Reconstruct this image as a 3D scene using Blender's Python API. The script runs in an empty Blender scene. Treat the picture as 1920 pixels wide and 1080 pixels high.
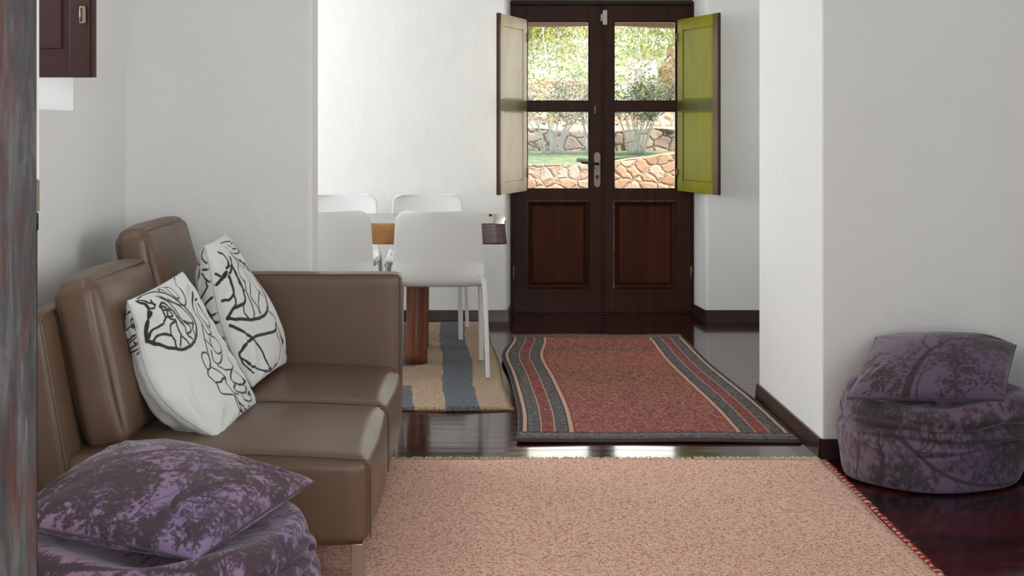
import bpy, bmesh, math, random
import numpy as np
from mathutils import Vector, Matrix, noise
PI = math.pi
S = bpy.context.scene
COL = S.collection

# ------------------------------------------------------------------ camera
FPX, AX, AY, EYE = 2300.0, 905.0, 235.0, 1.28
cd = bpy.data.cameras.new('camera'); cam = bpy.data.objects.new('camera', cd); COL.objects.link(cam)
cam.location = (0, 0, EYE); cam.rotation_euler = (PI/2, 0, 0)
cd.sensor_width = 36; cd.lens = FPX/1920*36
cd.shift_x = (960-AX)/1920; cd.shift_y = -(540-AY)/1920
cd.clip_start = .05; cd.clip_end = 300
S.camera = cam
# ------------------------------------------------------------------ view + light
S.view_settings.view_transform = 'Standard'; S.view_settings.look = 'None'
S.view_settings.exposure = 0.0; S.view_settings.gamma = 1; S.view_settings.use_curve_mapping = False
W = bpy.data.worlds.new('sky'); S.world = W; W.use_nodes = True
bg = W.node_tree.nodes['Background']; bg.inputs[0].default_value = (.80, .90, 1, 1); bg.inputs[1].default_value = 1.7
def sun(direction, strength, color):
    l = bpy.data.lights.new('sun', 'SUN'); l.energy = strength; l.color = color; l.angle = math.radians(.6)
    o = bpy.data.objects.new('sun', l); COL.objects.link(o)
    o.rotation_euler = Vector(direction).to_track_quat('-Z', 'Y').to_euler(); return o
sun((-.62, .42, -.9), 6.5, (1, .95, .86))
def area(name, loc, direction, sx, sy, power, color=(1, 1, 1), spread=180):
    l = bpy.data.lights.new(name, 'AREA'); l.shape = 'RECTANGLE'; l.size = sx; l.size_y = sy
    l.energy = power; l.color = color; l.spread = math.radians(spread)
    o = bpy.data.objects.new(name, l); COL.objects.link(o); o.location = loc
    o.rotation_euler = Vector(direction).to_track_quat('-Z', 'Y').to_euler(); return o
# daylight at the left window and the door; the other lamps are added fill
area('window_daylight', (-1.80, 3.62, 1.92), (1, -.1, -.15), .9, 1.1, 24, (.96, .98, 1))
area('rear_fill', (.5, -2.2, 1.5), (.0, 1, -.03), 2.8, 2.2, 61, (1, .99, .975))  # added fill lamp in an opening made up behind the camera
area('side_fill', (2.24, 1.6, 1.6), (-1, .68, 0), 1.2, 1.4, 10, (1, .99, .975), 85)  # added to brighten the left wall; its window is made up
area('dining_fill', (-3.1, 6.6, 1.6), (1, .1, -.02), 1.9, 1.5, 90, (.97, .985, 1))  # added fill from an unseen dining opening, brightens the back wall
area('hall_fill', (2.95, 7.1, 1.6), (-1, 0, -.02), .9, 1.4, 8, (1, .985, .96))  # added fill for the wall right of the door, source unseen
area('door_daylight', (.81, 8.62, 1.45), (0, -1, -.25), 1.1, 1.2, 14, (1, .97, .9))

# ------------------------------------------------------------------ helpers
def lin(c):
    if isinstance(c, str): c = [int(c[i:i+2], 16)/255 for i in (0, 2, 4)]
    return tuple((x/12.92 if x <= .04045 else ((x+.055)/1.055)**2.4) for x in c[:3])
def rgba(c): return (*lin(c), 1)

class M:
    """small node-material builder"""
    def __init__(s, name, color='808080', rough=.5, metal=0, **kw):
        s.m = bpy.data.materials.new(name); s.m.use_nodes = True; s.nt = s.m.node_tree
        s.b = s.nt.nodes['Principled BSDF']
        s.b.inputs['Base Color'].default_value = rgba(color)
        s.b.inputs['Roughness'].default_value = rough; s.b.inputs['Metallic'].default_value = metal
        for k, v in kw.items(): s.b.inputs[k.replace('_', ' ')].default_value = v
    def n(s, typ, props=None, **ins):
        nd = s.nt.nodes.new(typ)
        for k, v in (props or {}).items(): setattr(nd, k, v)
        for k, v in ins.items():
            key = int(k[1:]) if k[0] == 'i' and k[1:].isdigit() else k.replace('_', ' ')
            s.set(nd.inputs[key], v)
        return nd
    def set(s, sock, v):
        if isinstance(v, bpy.types.NodeSocket): s.nt.links.new(v, sock)
        else:
            sock.default_value = v
    def math(s, op, a, b=0.0, c=None):
        nd = s.nt.nodes.new('ShaderNodeMath'); nd.operation = op
        s.set(nd.inputs[0], a); s.set(nd.inputs[1], b)
        if c is not None: s.set(nd.inputs[2], c)
        return nd.outputs[0]
    def co(s, which='Object', scale=(1, 1, 1), rot=(0, 0, 0)):
        t = s.n('ShaderNodeTexCoord')
        mp = s.n('ShaderNodeMapping', None, Vector=t.outputs[which], Scale=scale, Rotation=rot)
        return mp.outputs[0]
    def noise(s, vec, scale=5, detail=4, rough=.5, dist=0):
        return s.n('ShaderNodeTexNoise', None, Vector=vec, Scale=scale, Detail=detail, Roughness=rough, Distortion=dist).outputs[0]
    def ramp(s, fac, stops, interp='LINEAR'):
        nd = s.n('ShaderNodeValToRGB', None, Fac=fac); cr = nd.color_ramp; cr.interpolation = interp
        while len(cr.elements) < len(stops): cr.elements.new(.5)
        for e, (p, c) in zip(cr.elements, stops): e.position = p; e.color = rgba(c)
        return nd.outputs[0]
    def mix(s, fac, a, b, mode='MIX'):
        nd = s.nt.nodes.new('ShaderNodeMix'); nd.data_type = 'RGBA'; nd.blend_type = mode
        s.set(nd.inputs[0], fac)
        s.set(nd.inputs[6], rgba(a) if isinstance(a, str) else a)
        s.set(nd.inputs[7], rgba(b) if isinstance(b, str) else b)
        return nd.outputs[2]
    def color(s, sock): s.set(s.b.inputs['Base Color'], sock); return s
    def rough(s, sock): s.set(s.b.inputs['Roughness'], sock); return s
    def bump(s, h, strength=.3, dist=.01):
        nd = s.n('ShaderNodeBump', None, Strength=strength, Distance=dist, Height=h)
        s.set(s.b.inputs['Normal'], nd.outputs[0]); return s

def mesh_obj(name, verts, faces, mat, parent=None, smooth=False):
    me = bpy.data.meshes.new(name)
    if isinstance(verts, np.ndarray) and isinstance(faces, np.ndarray):
        nv, nf, k = len(verts), len(faces), faces.shape[1]
        me.vertices.add(nv); me.vertices.foreach_set('co', verts.astype(np.float32).ravel())
        me.loops.add(nf*k); me.loops.foreach_set('vertex_index', faces.astype(np.int32).ravel())
        me.polygons.add(nf); me.polygons.foreach_set('loop_start', np.arange(0, nf*k, k, dtype=np.int32))
        me.update(calc_edges=True)
    else:
        me.from_pydata([tuple(v) for v in verts], [], faces); me.update()
    me.materials.append(mat.m)
    if smooth: me.polygons.foreach_set('use_smooth', [True]*len(me.polygons))
    o = bpy.data.objects.new(name, me); COL.objects.link(o)
    if parent: o.parent = parent
    return o

class MB:
    """collects shapes, then build() links them as ONE mesh"""
    def __init__(s): s.v = []; s.f = []; s.sm = []
    def add(s, vs, fs, sm=False):
        k = len(s.v); s.v += [Vector(v) for v in vs]
        s.f += [tuple(i+k for i in f) for f in fs]; s.sm += [sm]*len(fs); return s
    def bm(s, bm, sm=False):
        bm.verts.ensure_lookup_table(); bm.verts.index_update()
        bm.normal_update(); flags = [bool(sm) and max(abs(c) for c in f.normal) < .999 for f in bm.faces]
        k = len(s.sm); s.add([v.co.copy() for v in bm.verts], [tuple(v.index for v in f.verts) for f in bm.faces], sm); s.sm[k:] = flags; bm.free(); return s
    def box(s, x0, x1, y0, y1, z0, z1, bev=0, seg=2, sm=None):
        bm = bmesh.new(); bmesh.ops.create_cube(bm, size=1)
        for v in bm.verts:
            v.co = Vector((x0+(v.co.x+.5)*(x1-x0), y0+(v.co.y+.5)*(y1-y0), z0+(v.co.z+.5)*(z1-z0)))
        if bev: bmesh.ops.bevel(bm, geom=bm.edges[:], offset=bev, segments=seg, profile=.5, affect='EDGES')
        return s.bm(bm, bool(bev) if sm is None else sm)
    def prism(s, pts, a0, a1, axis='z', sm=False):
        """pts: 2D outline, extruded along axis from a0 to a1"""
        def P(p, a): return {'z': (p[0], p[1], a), 'y': (p[0], a, p[1]), 'x': (a, p[0], p[1])}[axis]
        n = len(pts); vs = [P(p, a0) for p in pts]+[P(p, a1) for p in pts]
        fs = [tuple(range(n))[::-1], tuple(range(n, 2*n))]+[(i, (i+1) % n, n+(i+1) % n, n+i) for i in range(n)]
        return s.add(vs, fs, sm)
    def tube(s, pts, r, seg=10, cap=True, sm=True, closed=False):
        pts = [Vector(p) for p in pts]; n = len(pts)
        rr = r if isinstance(r, (list, tuple)) else [r]*n
        vs = []; fs = []; pn = None
        for i, p in enumerate(pts):
            if closed: t = pts[(i+1) % n]-pts[i-1]
            else: t = pts[min(i+1, n-1)]-pts[max(i-1, 0)]
            t.normalize()
            if pn is None: pn = t.orthogonal().normalized()
            pn = (pn-t*pn.dot(t)).normalized(); b = t.cross(pn)
            for k in range(seg):
                a = 2*PI*k/seg; vs.append(p+(pn*math.cos(a)+b*math.sin(a))*rr[i])
        m = n if closed else n-1
        for i in range(m):
            for k in range(seg):
                a, b2 = i*seg, ((i+1) % n)*seg
                fs.append((a+k, a+(k+1) % seg, b2+(k+1) % seg, b2+k))
        if cap and not closed: fs += [tuple(range(seg))[::-1], tuple(range((n-1)*seg, n*seg))]
        return s.add(vs, fs, sm)
    def build(s, name, mat, parent=None):
        o = mesh_obj(name, s.v, s.f, mat, parent)
        o.data.polygons.foreach_set('use_smooth', s.sm)
        bm = bmesh.new(); bm.from_mesh(o.data); bmesh.ops.recalc_face_normals(bm, faces=bm.faces[:]); bm.to_mesh(o.data); bm.free()
        return o
    def xf(s, mtx):
        s.v = [mtx @ v for v in s.v]; return s

def shade(o, ang=40):
    """smooth with hard edges kept by a weighted normal modifier"""
    m = o.modifiers.new('wn', 'WEIGHTED_NORMAL'); m.keep_sharp = True; return o
def tag(o, label=None, cat=None, group=None, kind=None):
    for k, v in (('label', label), ('category', cat), ('group', group), ('kind', kind)):
        if v: o[k] = v
    return o
def empty(name, loc=(0, 0, 0), rz=0, parent=None):
    o = bpy.data.objects.new(name, None); COL.objects.link(o); o.location = loc; o.rotation_euler = (0, 0, rz)
    o.empty_display_size = .1
    if parent: o.parent = parent
    return o
def struct(o): o['kind'] = 'structure'; return o
def kids(o): return [c for c in bpy.data.objects if c.parent == o]
def copy_tree(o, parent=None):
    c = o.copy(); COL.objects.link(c)
    if parent: c.parent = parent
    for ch in kids(o): copy_tree(ch, c)
    return c
def crspline(pts, m=8):
    p = np.array(pts, float)
    if len(p) < 3: return p
    q = np.vstack([2*p[0]-p[1], p, 2*p[-1]-p[-2]]); out = []
    for i in range(1, len(q)-2):
        a, b, c, d = q[i-1:i+3]
        for t in np.arange(m)/m:
            out.append(.5*(2*b+(c-a)*t+(2*a-5*b+4*c-d)*t*t+(3*b-a-3*c+d)*t**3))
    out.append(q[-2]); return np.array(out)

def soft_box(sx, sy, sz, r, bulge=(0, 0, 0), n=22, lumps=.0, seed=0):
    """rounded box centred on origin with bulging faces; returns verts, faces"""
    bm = bmesh.new(); bmesh.ops.create_cube(bm, size=2)
    bmesh.ops.subdivide_edges(bm, edges=bm.edges[:], cuts=n, use_grid_fill=True)
    h = Vector((sx/2, sy/2, sz/2)); out = []
    for v in bm.verts:
        p = v.co
        # gather vertices near the edges so the rounding is smooth
        q = Vector([math.copysign(abs(c)**.75, c) for c in p])
        w = Vector((q.x*h.x, q.y*h.y, q.z*h.z))
        inner = Vector([max(-(h[i]-r), min(h[i]-r, w[i])) for i in range(3)])
        d = w-inner
        if d.length > 1e-9: w2 = inner+d.normalized()*r if max(abs(c) for c in p) > .999 else w
        else: w2 = w
        f = [max(0, 1-q[i]**2) for i in range(3)]
        for i in range(3):
            if abs(p[i]) > .999:
                j, k = (i+1) % 3, (i+2) % 3
                w2[i] += math.copysign(bulge[i]*(f[j]*f[k])**.6, p[i])
        if lumps:
            w2 += lumps*Vector(noise.noise_vector(w2*5+Vector((seed*7, 0, 0))))
        out.append(w2)
    bm.verts.index_update()
    fs = [tuple(v.index for v in f.verts) for f in bm.faces]; bm.free()
    return out, fs
def superloop(sx, sy, z, r, seg=10):
    """rounded rectangle loop"""
    pts = []
    for cx, cy, a0 in ((sx/2-r, sy/2-r, 0), (-sx/2+r, sy/2-r, 90), (-sx/2+r, -sy/2+r, 180), (sx/2-r, -sy/2+r, 270)):
        for k in range(seg+1):
            a = math.radians(a0+90*k/seg); pts.append((cx+r*math.cos(a), cy+r*math.sin(a), z))
    return pts

# ---- rasters drawn in surface space (u, v of the cloth), sampled to vertices
class Raster:
    def __init__(s, w, h): s.w, s.h = w, h; s.a = np.zeros((h, w), np.float32)
    def blob(s, x, y, rx, ry=None, ang=0, v=1.0):
        ry = ry or rx; R = max(rx, ry)+1.5
        x0, x1 = max(0, int(x-R)), min(s.w, int(x+R)+2); y0, y1 = max(0, int(y-R)), min(s.h, int(y+R)+2)
        if x0 >= x1 or y0 >= y1: return
        Y, X = np.mgrid[y0:y1, x0:x1]; c, q = math.cos(ang), math.sin(ang)
        a = ((X-x)*c+(Y-y)*q)/rx; b = (-(X-x)*q+(Y-y)*c)/ry
        d = (1-np.sqrt(a*a+b*b))*min(rx, ry)+.5
        s.a[y0:y1, x0:x1] = np.maximum(s.a[y0:y1, x0:x1], np.clip(d, 0, 1)*v)
    def line(s, p0, p1, r0, r1, v=1.0):
        p0, p1 = np.array(p0, float), np.array(p1, float); R = max(r0, r1)+1.5
        x0, x1 = max(0, int(min(p0[0], p1[0])-R)), min(s.w, int(max(p0[0], p1[0])+R)+2)
        y0, y1 = max(0, int(min(p0[1], p1[1])-R)), min(s.h, int(max(p0[1], p1[1])+R)+2)
        if x0 >= x1 or y0 >= y1: return
        Y, X = np.mgrid[y0:y1, x0:x1]; d = p1-p0; L = d@d+1e-9
        t = np.clip(((X-p0[0])*d[0]+(Y-p0[1])*d[1])/L, 0, 1)
        dist = np.hypot(X-p0[0]-t*d[0], Y-p0[1]-t*d[1])
        s.a[y0:y1, x0:x1] = np.maximum(s.a[y0:y1, x0:x1], np.clip(r0+(r1-r0)*t-dist+.5, 0, 1)*v)
    def sample(s, u, v):
        x = np.clip(u, 0, 1)*(s.w-1.001); y = np.clip(v, 0, 1)*(s.h-1.001)
        i, j = x.astype(int), y.astype(int); fx, fy = x-i, y-j; a = s.a
        return (a[j, i]*(1-fx)+a[j, i+1]*fx)*(1-fy)+(a[j+1, i]*(1-fx)+a[j+1, i+1]*fx)*fy
def paint(o, vals):
    at = o.data.attributes.new('print', 'FLOAT', 'POINT'); at.data.foreach_set('value', np.ascontiguousarray(vals, np.float32).ravel())

# ------------------------------------------------------------------ materials
def plaster(name, c, lumps=.35):
    m = M(name, c, .85); v = m.co('Object')
    n1 = m.noise(v, 1.6, 5, .6); n2 = m.noise(v, 14, 5, .6)
    d = tuple(x*.93 for x in lin(c))+(1,)
    m.color(m.mix(m.math('MULTIPLY', n1, .8), rgba(c), d))
    m.bump(m.math('ADD', m.math('MULTIPLY', n1, 2.2), m.math('MULTIPLY', n2, .35)), lumps, .02); return m
WALL = plaster('white_plaster', 'e4e4e1'); CEIL = plaster('ceiling_plaster', 'e6e6e4')
def wood(name, c1, c2, rough=.4, axis=2, scale=1.0, bump=.08, coat=0.0):
    m = M(name, c1, rough, Coat_Weight=coat, Coat_Roughness=.12)
    sc = [26*scale]*3; sc[axis] = 1.3*scale
    v = m.co('Object', tuple(sc)); n1 = m.noise(v, 1, 6, .6, .6)
    m.color(m.ramp(n1, [(.3, c1), (.7, c2)])); m.bump(n1, bump, .004); return m
DOORW = wood('dark_door_wood', '2c160e', '432417', .42)
DOORH = wood('dark_door_wood_across', '2c160e', '432417', .42, 0)
PANELW = wood('reddish_door_panel', '3a190f', '50280f', .55)
PANELW.b.inputs['Specular IOR Level'].default_value = .15
BASEW = wood('dark_baseboard_wood', '2a1815', '3a221d', .3, 0)
SHUTW = wood('dark_shutter_wood', '2c1917', '3a2321', .45)
for w_ in (DOORW, DOORH, SHUTW): w_.b.inputs['Specular IOR Level'].default_value = .18
STEEL = M('brushed_steel', 'b9b4ad', .28, 1); BRASS = M('old_nickel', '857866', .42, 1)
def floor_mat():
    m = M('glossy_red_brown_floorboards', '2a0d0a', .1, Coat_Weight=.35, Coat_Roughness=.06)
    t = m.n('ShaderNodeTexCoord'); sep = m.n('ShaderNodeSeparateXYZ', None, Vector=t.outputs['Object'])
    row = m.math('DIVIDE', sep.outputs[1], .085); fl = m.math('FLOOR', row); fr = m.math('SUBTRACT', row, fl)
    wn = m.n('ShaderNodeTexWhiteNoise', {'noise_dimensions': '1D'}, W=fl).outputs[0]
    xs = m.math('DIVIDE', m.math('ADD', sep.outputs[0], m.math('MULTIPLY', wn, 3.7)), 1.3)
    xf = m.math('FLOOR', xs); xr = m.math('SUBTRACT', xs, xf)
    wn2 = m.n('ShaderNodeTexWhiteNoise', {'noise_dimensions': '2D'}, Vector=m.n('ShaderNodeCombineXYZ', None, X=xf, Y=fl).outputs[0]).outputs[0]
    g1 = m.math('LESS_THAN', fr, .028); g2 = m.math('LESS_THAN', xr, .0022); gap = m.math('MAXIMUM', g1, g2)
    grain = m.noise(m.co('Object', (2, 40, 1)), 1, 5, .6, .4)
    c = m.ramp(m.math('ADD', m.math('MULTIPLY', wn2, .6), m.math('MULTIPLY', grain, .4)), [(.2, '1c0404'), (.5, '2e0807'), (.8, '420f0b')])
    m.color(m.mix(gap, c, '0a0303'))
    cup = m.math('MULTIPLY', m.math('MULTIPLY', fr, m.math('SUBTRACT', 1.0, fr)), .9)
    wob = m.noise(m.co('Object', (1.2, 7, 1)), 1, 3, .5)
    h = m.math('SUBTRACT', m.math('ADD', m.math('ADD', cup, m.math('MULTIPLY', wob, .55)), m.math('MULTIPLY', wn2, .12)), m.math('MULTIPLY', gap, .5))
    m.bump(h, .20, .006)
    m.rough(m.math('ADD', .07, m.math('MULTIPLY', m.noise(m.co('Object', (3, 9, 1)), 2, 4), .12))); return m
FLOOR = floor_mat()
def leather():
    m = M('taupe_leather', '6e5f50', .36); v = m.co('Object')
    n = m.n('ShaderNodeTexVoronoi', None, Vector=v, Scale=420.0).outputs['Distance']; w = m.noise(v, 7, 4)
    m.color(m.mix(m.math('MULTIPLY', w, .6), '685140', '58432f')); m.bump(m.math('ADD', m.math('MULTIPLY', n, .25), m.math('MULTIPLY', w, 1.2)), .12, .006)
    m.rough(m.math('ADD', .32, m.math('MULTIPLY', w, .12))); return m
LEATHER = leather(); SEAM = M('leather_seam', '54422f', .5); PLAST = M('white_chair_plastic', 'dadad8', .38)

# ------------------------------------------------------------------ room
def wall(name, x0, x1, y0, y1, z0=0, z1=2.75, mat=WALL, bev=0.0):
    mb = MB().box(x0, x1, y0, y1, z0, z1, bev, 3, False); return struct(mb.build(name, mat))
H = 2.75
struct(MB().box(-3.5, 3.3, -2.6, 8.34, -.06, 0).build('floor', FLOOR))
struct(MB().box(-3.5, 3.3, -2.6, 8.7, H, H+.1).build('ceiling', CEIL))
# left wall with the deep window niche
LX = -1.395
mb = MB()
mb.box(LX-.42, LX, 4.18, 5.0, 0, H); mb.box(LX-.42, LX, -2.6, 3.10, 0, H)
mb.box(LX-.42, LX, 3.10, 4.18, 0, 1.33); mb.box(LX-.42, LX, 3.10, 4.18, 2.5, H)
struct(mb.build('wall_left', WALL))
def rounded_post(pts, z0, z1, r=.012):
    return MB().prism(pts, z0, z1, 'z')
# plastered partition behind the sofa arm, softened outer edge
def plan(pts, r, which):
    out = []
    for i, p in enumerate(pts):
        if i in which:
            a, b = Vector(pts[i-1]), Vector(pts[(i+1) % len(pts)]); q = Vector(p)
            da, db = (a-q).normalized(), (b-q).normalized()
            for k in range(6):
                t = k/5; out.append(tuple((q+da*r*(1-t)**2+db*r*t**2)))
        else: out.append(p)
    return out
struct(MB().prism(plan([(-3.3, 4.80), (-.668, 4.80), (-.668, 4.99), (-3.3, 4.99)], .02, (1, 2)), 0, H).build('wall_partition', WALL))
struct(MB().prism(plan([(1.306, 4.72), (2.0, 4.72), (3.3, 4.72), (3.3, 5.727), (1.29, 5.727)], .012, (0, 4)), 0, H).build('wall_pillar', WALL))
struct(MB().prism([(1.985, 4.74), (2.27, 3.95), (2.27, 2.25), (2.5, 2.25), (2.5, 4.74)], 0, H).prism([(2.27, .95), (2.27, -2.6), (2.5, -2.6), (2.5, .95)], 0, H).box(2.27, 2.5, .95, 2.25, 0, .85).box(2.27, 2.5, .95, 2.25, 2.35, H).build('wall_right', WALL))
# garden wall of the house, with the doorway's splayed reveals
DX0, DX1, DY = .196, 1.426, 8.33
struct(MB().prism(plan([(-3.5, 8.01), (.158, 8.01), (.19, 8.34), (.19, 8.45), (-3.5, 8.45)], .022, (1,)), 0, H).build('wall_back_left', WALL))
struct(MB().prism(plan([(3.3, 8.01), (3.3, 8.45), (1.43, 8.45), (1.43, 8.34), (1.462, 8.01)], .022, (4,)), 0, H).build('wall_back_right', WALL))
struct(MB().add([(.15, 8.01, 2.17), (1.48, 8.01, 2.17), (1.48, 8.45, 2.115), (.15, 8.45, 2.115), (.15, 8.01, H), (1.48, 8.01, H), (1.48, 8.45, H), (.15, 8.45, H)],
    [(0, 1, 2, 3), (4, 5, 6, 7), (0, 1, 5, 4), (1, 2, 6, 5), (2, 3, 7, 6), (3, 0, 4, 7)]).build('wall_over_door', WALL))
mb = MB(); mb.box(-3.5, -3.2, 4.99, 5.65, 0, H); mb.box(-3.5, -3.2, 7.55, 8.45, 0, H); mb.box(-3.5, -3.2, 5.65, 7.55, 0, .85); mb.box(-3.5, -3.2, 5.65, 7.55, 2.35, H)
struct(mb.build('wall_dining', WALL))
mb = MB(); mb.box(3.0, 3.3, 5.72, 6.6, 0, H); mb.box(3.0, 3.3, 7.6, 8.2, 0, H); mb.box(3.0, 3.3, 6.6, 7.6, 0, .85); mb.box(3.0, 3.3, 6.6, 7.6, 2.35, H)
struct(mb.build('wall_hall', WALL))
mb = MB(); mb.box(-1.6, -.9, -2.6, -2.3, 0, H); mb.box(1.9, 2.3, -2.6, -2.3, 0, H); mb.box(-.9, 1.9, -2.6, -2.3, 0, .4); mb.box(-.9, 1.9, -2.6, -2.3, 2.6, H)
struct(mb.build('wall_front', WALL))
struct(MB().box(2.3, 5.6, -2.6, 8.45, 2.60, 2.70).build('side_sun_blocker', CEIL))  # unseen slab added to keep the sun out of the side openings
# baseboards
def base(name, pts, th=.016, h=.074):
    mb = MB()
    for (a, b) in zip(pts, pts[1:]):
        a, b = Vector((*a, 0)), Vector((*b, 0)); d = (b-a).normalized(); n = Vector((d.y, -d.x, 0))*th
        q = [a-d*0, b+d*0, b+n, a+n]
        zt = h
        vs = [(p.x, p.y, 0) for p in q]+[(q[0].x, q[0].y, zt), (q[1].x, q[1].y, zt), (q[2].x-n.x*.35, q[2].y-n.y*.35, zt), (q[3].x-n.x*.35, q[3].y-n.y*.35, zt)]
        mb.add(vs, [(0, 1, 2, 3), (4, 5, 6, 7), (0, 1, 5, 4), (1, 2, 6, 5), (2, 3, 7, 6), (3, 0, 4, 7)])
    return struct(mb.build(name, BASEW))
base('baseboard_back_left', [(-3.2, 8.01), (.167, 8.01), (.197, 8.30)])
base('baseboard_back_right', [(1.426, 8.30), (1.458, 8.01), (3.0, 8.01)])
base('baseboard_pillar', [(1.29, 5.74), (1.306, 4.72), (1.985, 4.72), (2.27, 3.95), (2.27, 0)])
base('baseboard_left', [(LX, 0), (LX, 4.8), (-.668, 4.8)])

# ------------------------------------------------------------------ glazed double door with inner shutters
ZT = 2.10
def door():
    root = struct(empty('door_1', (.81, DY, 0)))
    O = Vector((.81, DY, 0))
    def P(px): return (px-AX)/276.1-O.x
    def Z(py): return EYE-(py-AY)/276.1
    fr = MB(); fr.box(P(957), P(962), -.02, .09, 0, ZT+.012, .003); fr.box(P(1296.5), P(1301), -.02, .09, 0, ZT+.012, .003)
    fr.box(P(957), P(1301), -.02, .09, ZT-.004, ZT+.016, .003); fr.build('door_frame', DOORW, root)
    leaves = []
    MB().box(P(950), P(1308), -.012, .10, 0, .010, .002).build('threshold', DOORH, root)
    for (xa, ga, gb, xb, lab) in ((960.5, 988, 1105, 1130.4, 'left'), (1131.2, 1151, 1268, 1297.5, 'right')):
        x0, x1, g0, g1 = P(xa), P(xb), P(ga), P(gb)
        lf = MB()
        y0, y1 = 0, .05
        lf.box(x0, g0, y0, y1, .011, ZT-.006, .003); lf.box(g1, x1, y0, y1, .011, ZT-.006, .003)
        for (za, zb) in ((ZT-.006, Z(40)), (Z(190), Z(208)), (Z(355), Z(377)), (Z(541), .011)):
            lf.box(g0-.003, g1+.003, y0+.0015, y1-.002, zb, za, .002)
        leaf = lf.build('door_leaf', DOORW, root)
        # raised panel with stepped moulding
        zt, zb = Z(377), Z(541)
        def ring(d0, d1, ya, yb):
            a = [(g0+d0, ya, zb+d0), (g1-d0, ya, zb+d0), (g1-d0, ya, zt-d0), (g0+d0, ya, zt-d0)]
            b = [(g0+d1, yb, zb+d1), (g1-d1, yb, zb+d1), (g1-d1, yb, zt-d1), (g0+d1, yb, zt-d1)]
            return a+b, [(i, (i+1) % 4, 4+(i+1) % 4, 4+i) for i in range(4)]
        mo = MB()
        for args in ((0, .006, -.003, -.006), (.006, .014, -.006, .004), (.014, .020, .004, .006), (.020, .030, .006, .018)): mo.add(*ring(*args))
        mo.build('panel_moulding', DOORW, leaf)
        pn = MB(); pn.add(*ring(.030, .042, .018, .010)); v, f = ring(.042, .042, .010, .010); pn.add(v[:4], [(0, 1, 2, 3)]); pn.build('door_panel', PANELW, leaf)
        gl = MB(); b = .004
        for (za, zb2) in ((Z(40), Z(190)), (Z(208), Z(355))):
            gl.box(g0-b, g1+b, .028, .032, zb2-b, za+b)
        for k, (za, zb2) in enumerate(((Z(40), Z(190)), (Z(208), Z(355)))):
            g = MB().box(g0-b, g1+b, .028, .032, zb2-b, za+b).build('glass_pane', GLASS, leaf)
            bd = MB(); w = .007
            for bx in ((g0, g0+w, zb2, za), (g1-w, g1, zb2, za), (g0+w, g1-w, zb2, zb2+w), (g0+w, g1-w, za-w, za)):
                bd.box(bx[0], bx[1], .008, .027, bx[2], bx[3], .0015)
            bd.build('glazing_bead', DOORW, leaf)
        leaves.append(leaf)
        # floor hinges
        hx = x0+.001 if lab == 'left' else x1-.001
        for zz in (Z(510), Z(100)):
            hg = MB(); hg.tube([(hx, -.012, zz-.045), (hx, -.012, zz+.045)], .0065, 10); hg.box(hx-.012, hx+.012, -.004, .001, zz-.04, zz+.04, .001)
            hg.tube([(hx, -.012, zz-.052), (hx, -.012, zz-.046)], .008, 10); hg.build('hinge', BRASS, leaf)
    # astragal
    MB().box(P(1128.5), P(1133), -.010, .0, .01, ZT-.01, .004).build('meeting_strip', DOORW, leaves[0])
    # handle plate, lever, key cylinder
    L = leaves[0]; px, zc = P(1119.5), Z(318)
    def oval(w, h, y0, y1, z):
        pts = []; n = 10
        for k in range(n+1): a = PI*k/n; pts.append((px+w*math.cos(a), z+h-w+w*math.sin(a)))
        for k in range(n+1): a = PI+PI*k/n; pts.append((px+w*math.cos(a), z-h+w+w*math.sin(a)))
        return MB().prism(pts, y0, y1, 'y')
    pl = oval(.021, .118, -.008, 0, zc).build('handle_plate', BRASS, L)
    lv = MB(); lv.tube([(px, -.006, Z(307)), (px, -.05, Z(307))], .010, 12)
    lv.tube([(px+.004, -.052, Z(307)), (px-.03, -.056, Z(306)), (px-.075, -.054, Z(305)), (px-.11, -.046, Z(304.5))], [.0095, .009, .008, .007], 12)
    lv.build('door_lever', M('dark_lever', '453c34', .35, .8), L)
    r = MB()
    pts = [(px+.018*math.cos(a)*1.0, -.012-.004*math.sin(a), Z(311)+.026*math.sin(a)) for a in np.linspace(0, 2*PI, 25)[:-1]]
    r.tube(pts, .0035, 8, closed=True); r.build('lever_rose', STEEL, L)
    k = MB(); k.tube([(px, -.007, Z(331)), (px, -.016, Z(331))], .010, 14); k.box(px-.004, px+.004, -.014, -.007, Z(331)-.024, Z(331)-.008, .001); k.build('key_cylinder', M('dark_brass', '5b4a36', .4, .9), L)
    # espagnolette catch above the handle
    c = MB(); c.box(P(1113.5), P(1117), -.010, 0, Z(213), Z(197), .001); c.tube([(P(1115), -.012, Z(197)), (P(1114), -.02, Z(204)), (P(1116), -.018, Z(212))], .003, 8); c.build('shutter_catch', BRASS, L)
    kk = MB(); kk.box(P(1135), P(1138), -.006, 0, Z(310), Z(297), .001); kk.build('latch', DOORH, leaves[1])
    # shutters: framed leaves with two sunk panels
    for (hx, tipx, mat, rail, leaf) in ((P(988), (936.5-AX)/294.9-O.x, CREAM, RAILC, leaves[0]), (P(1269), (1346-AX)/294.9-O.x, LIME, RAILL, leaves[1])):
        a = Vector((hx, -.022, 0)); b = Vector((tipx, 7.80-DY, 0)); d = (b-a); w = d.length; d.normalize()
        sgn = 1 if d.x < 0 else -1
        n = Vector((-d.y, d.x, 0))                      # towards the opening
        if n.y > 0: n = -n
        Mx = Matrix(((d.x, n.x, 0, a.x), (d.y, n.y, 0, a.y), (0, 0, 1, 0), (0, 0, 0, 1)))
        z0, z1 = Z(357.5), Z(37.5); st = .075; zm0, zm1 = Z(208), Z(190); T = .018
        sh = MB()
        sh.box(0, st, -T, 0, z0, z1, .002); sh.box(w-st, w, -T, 0, z0, z1, .002)
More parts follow.
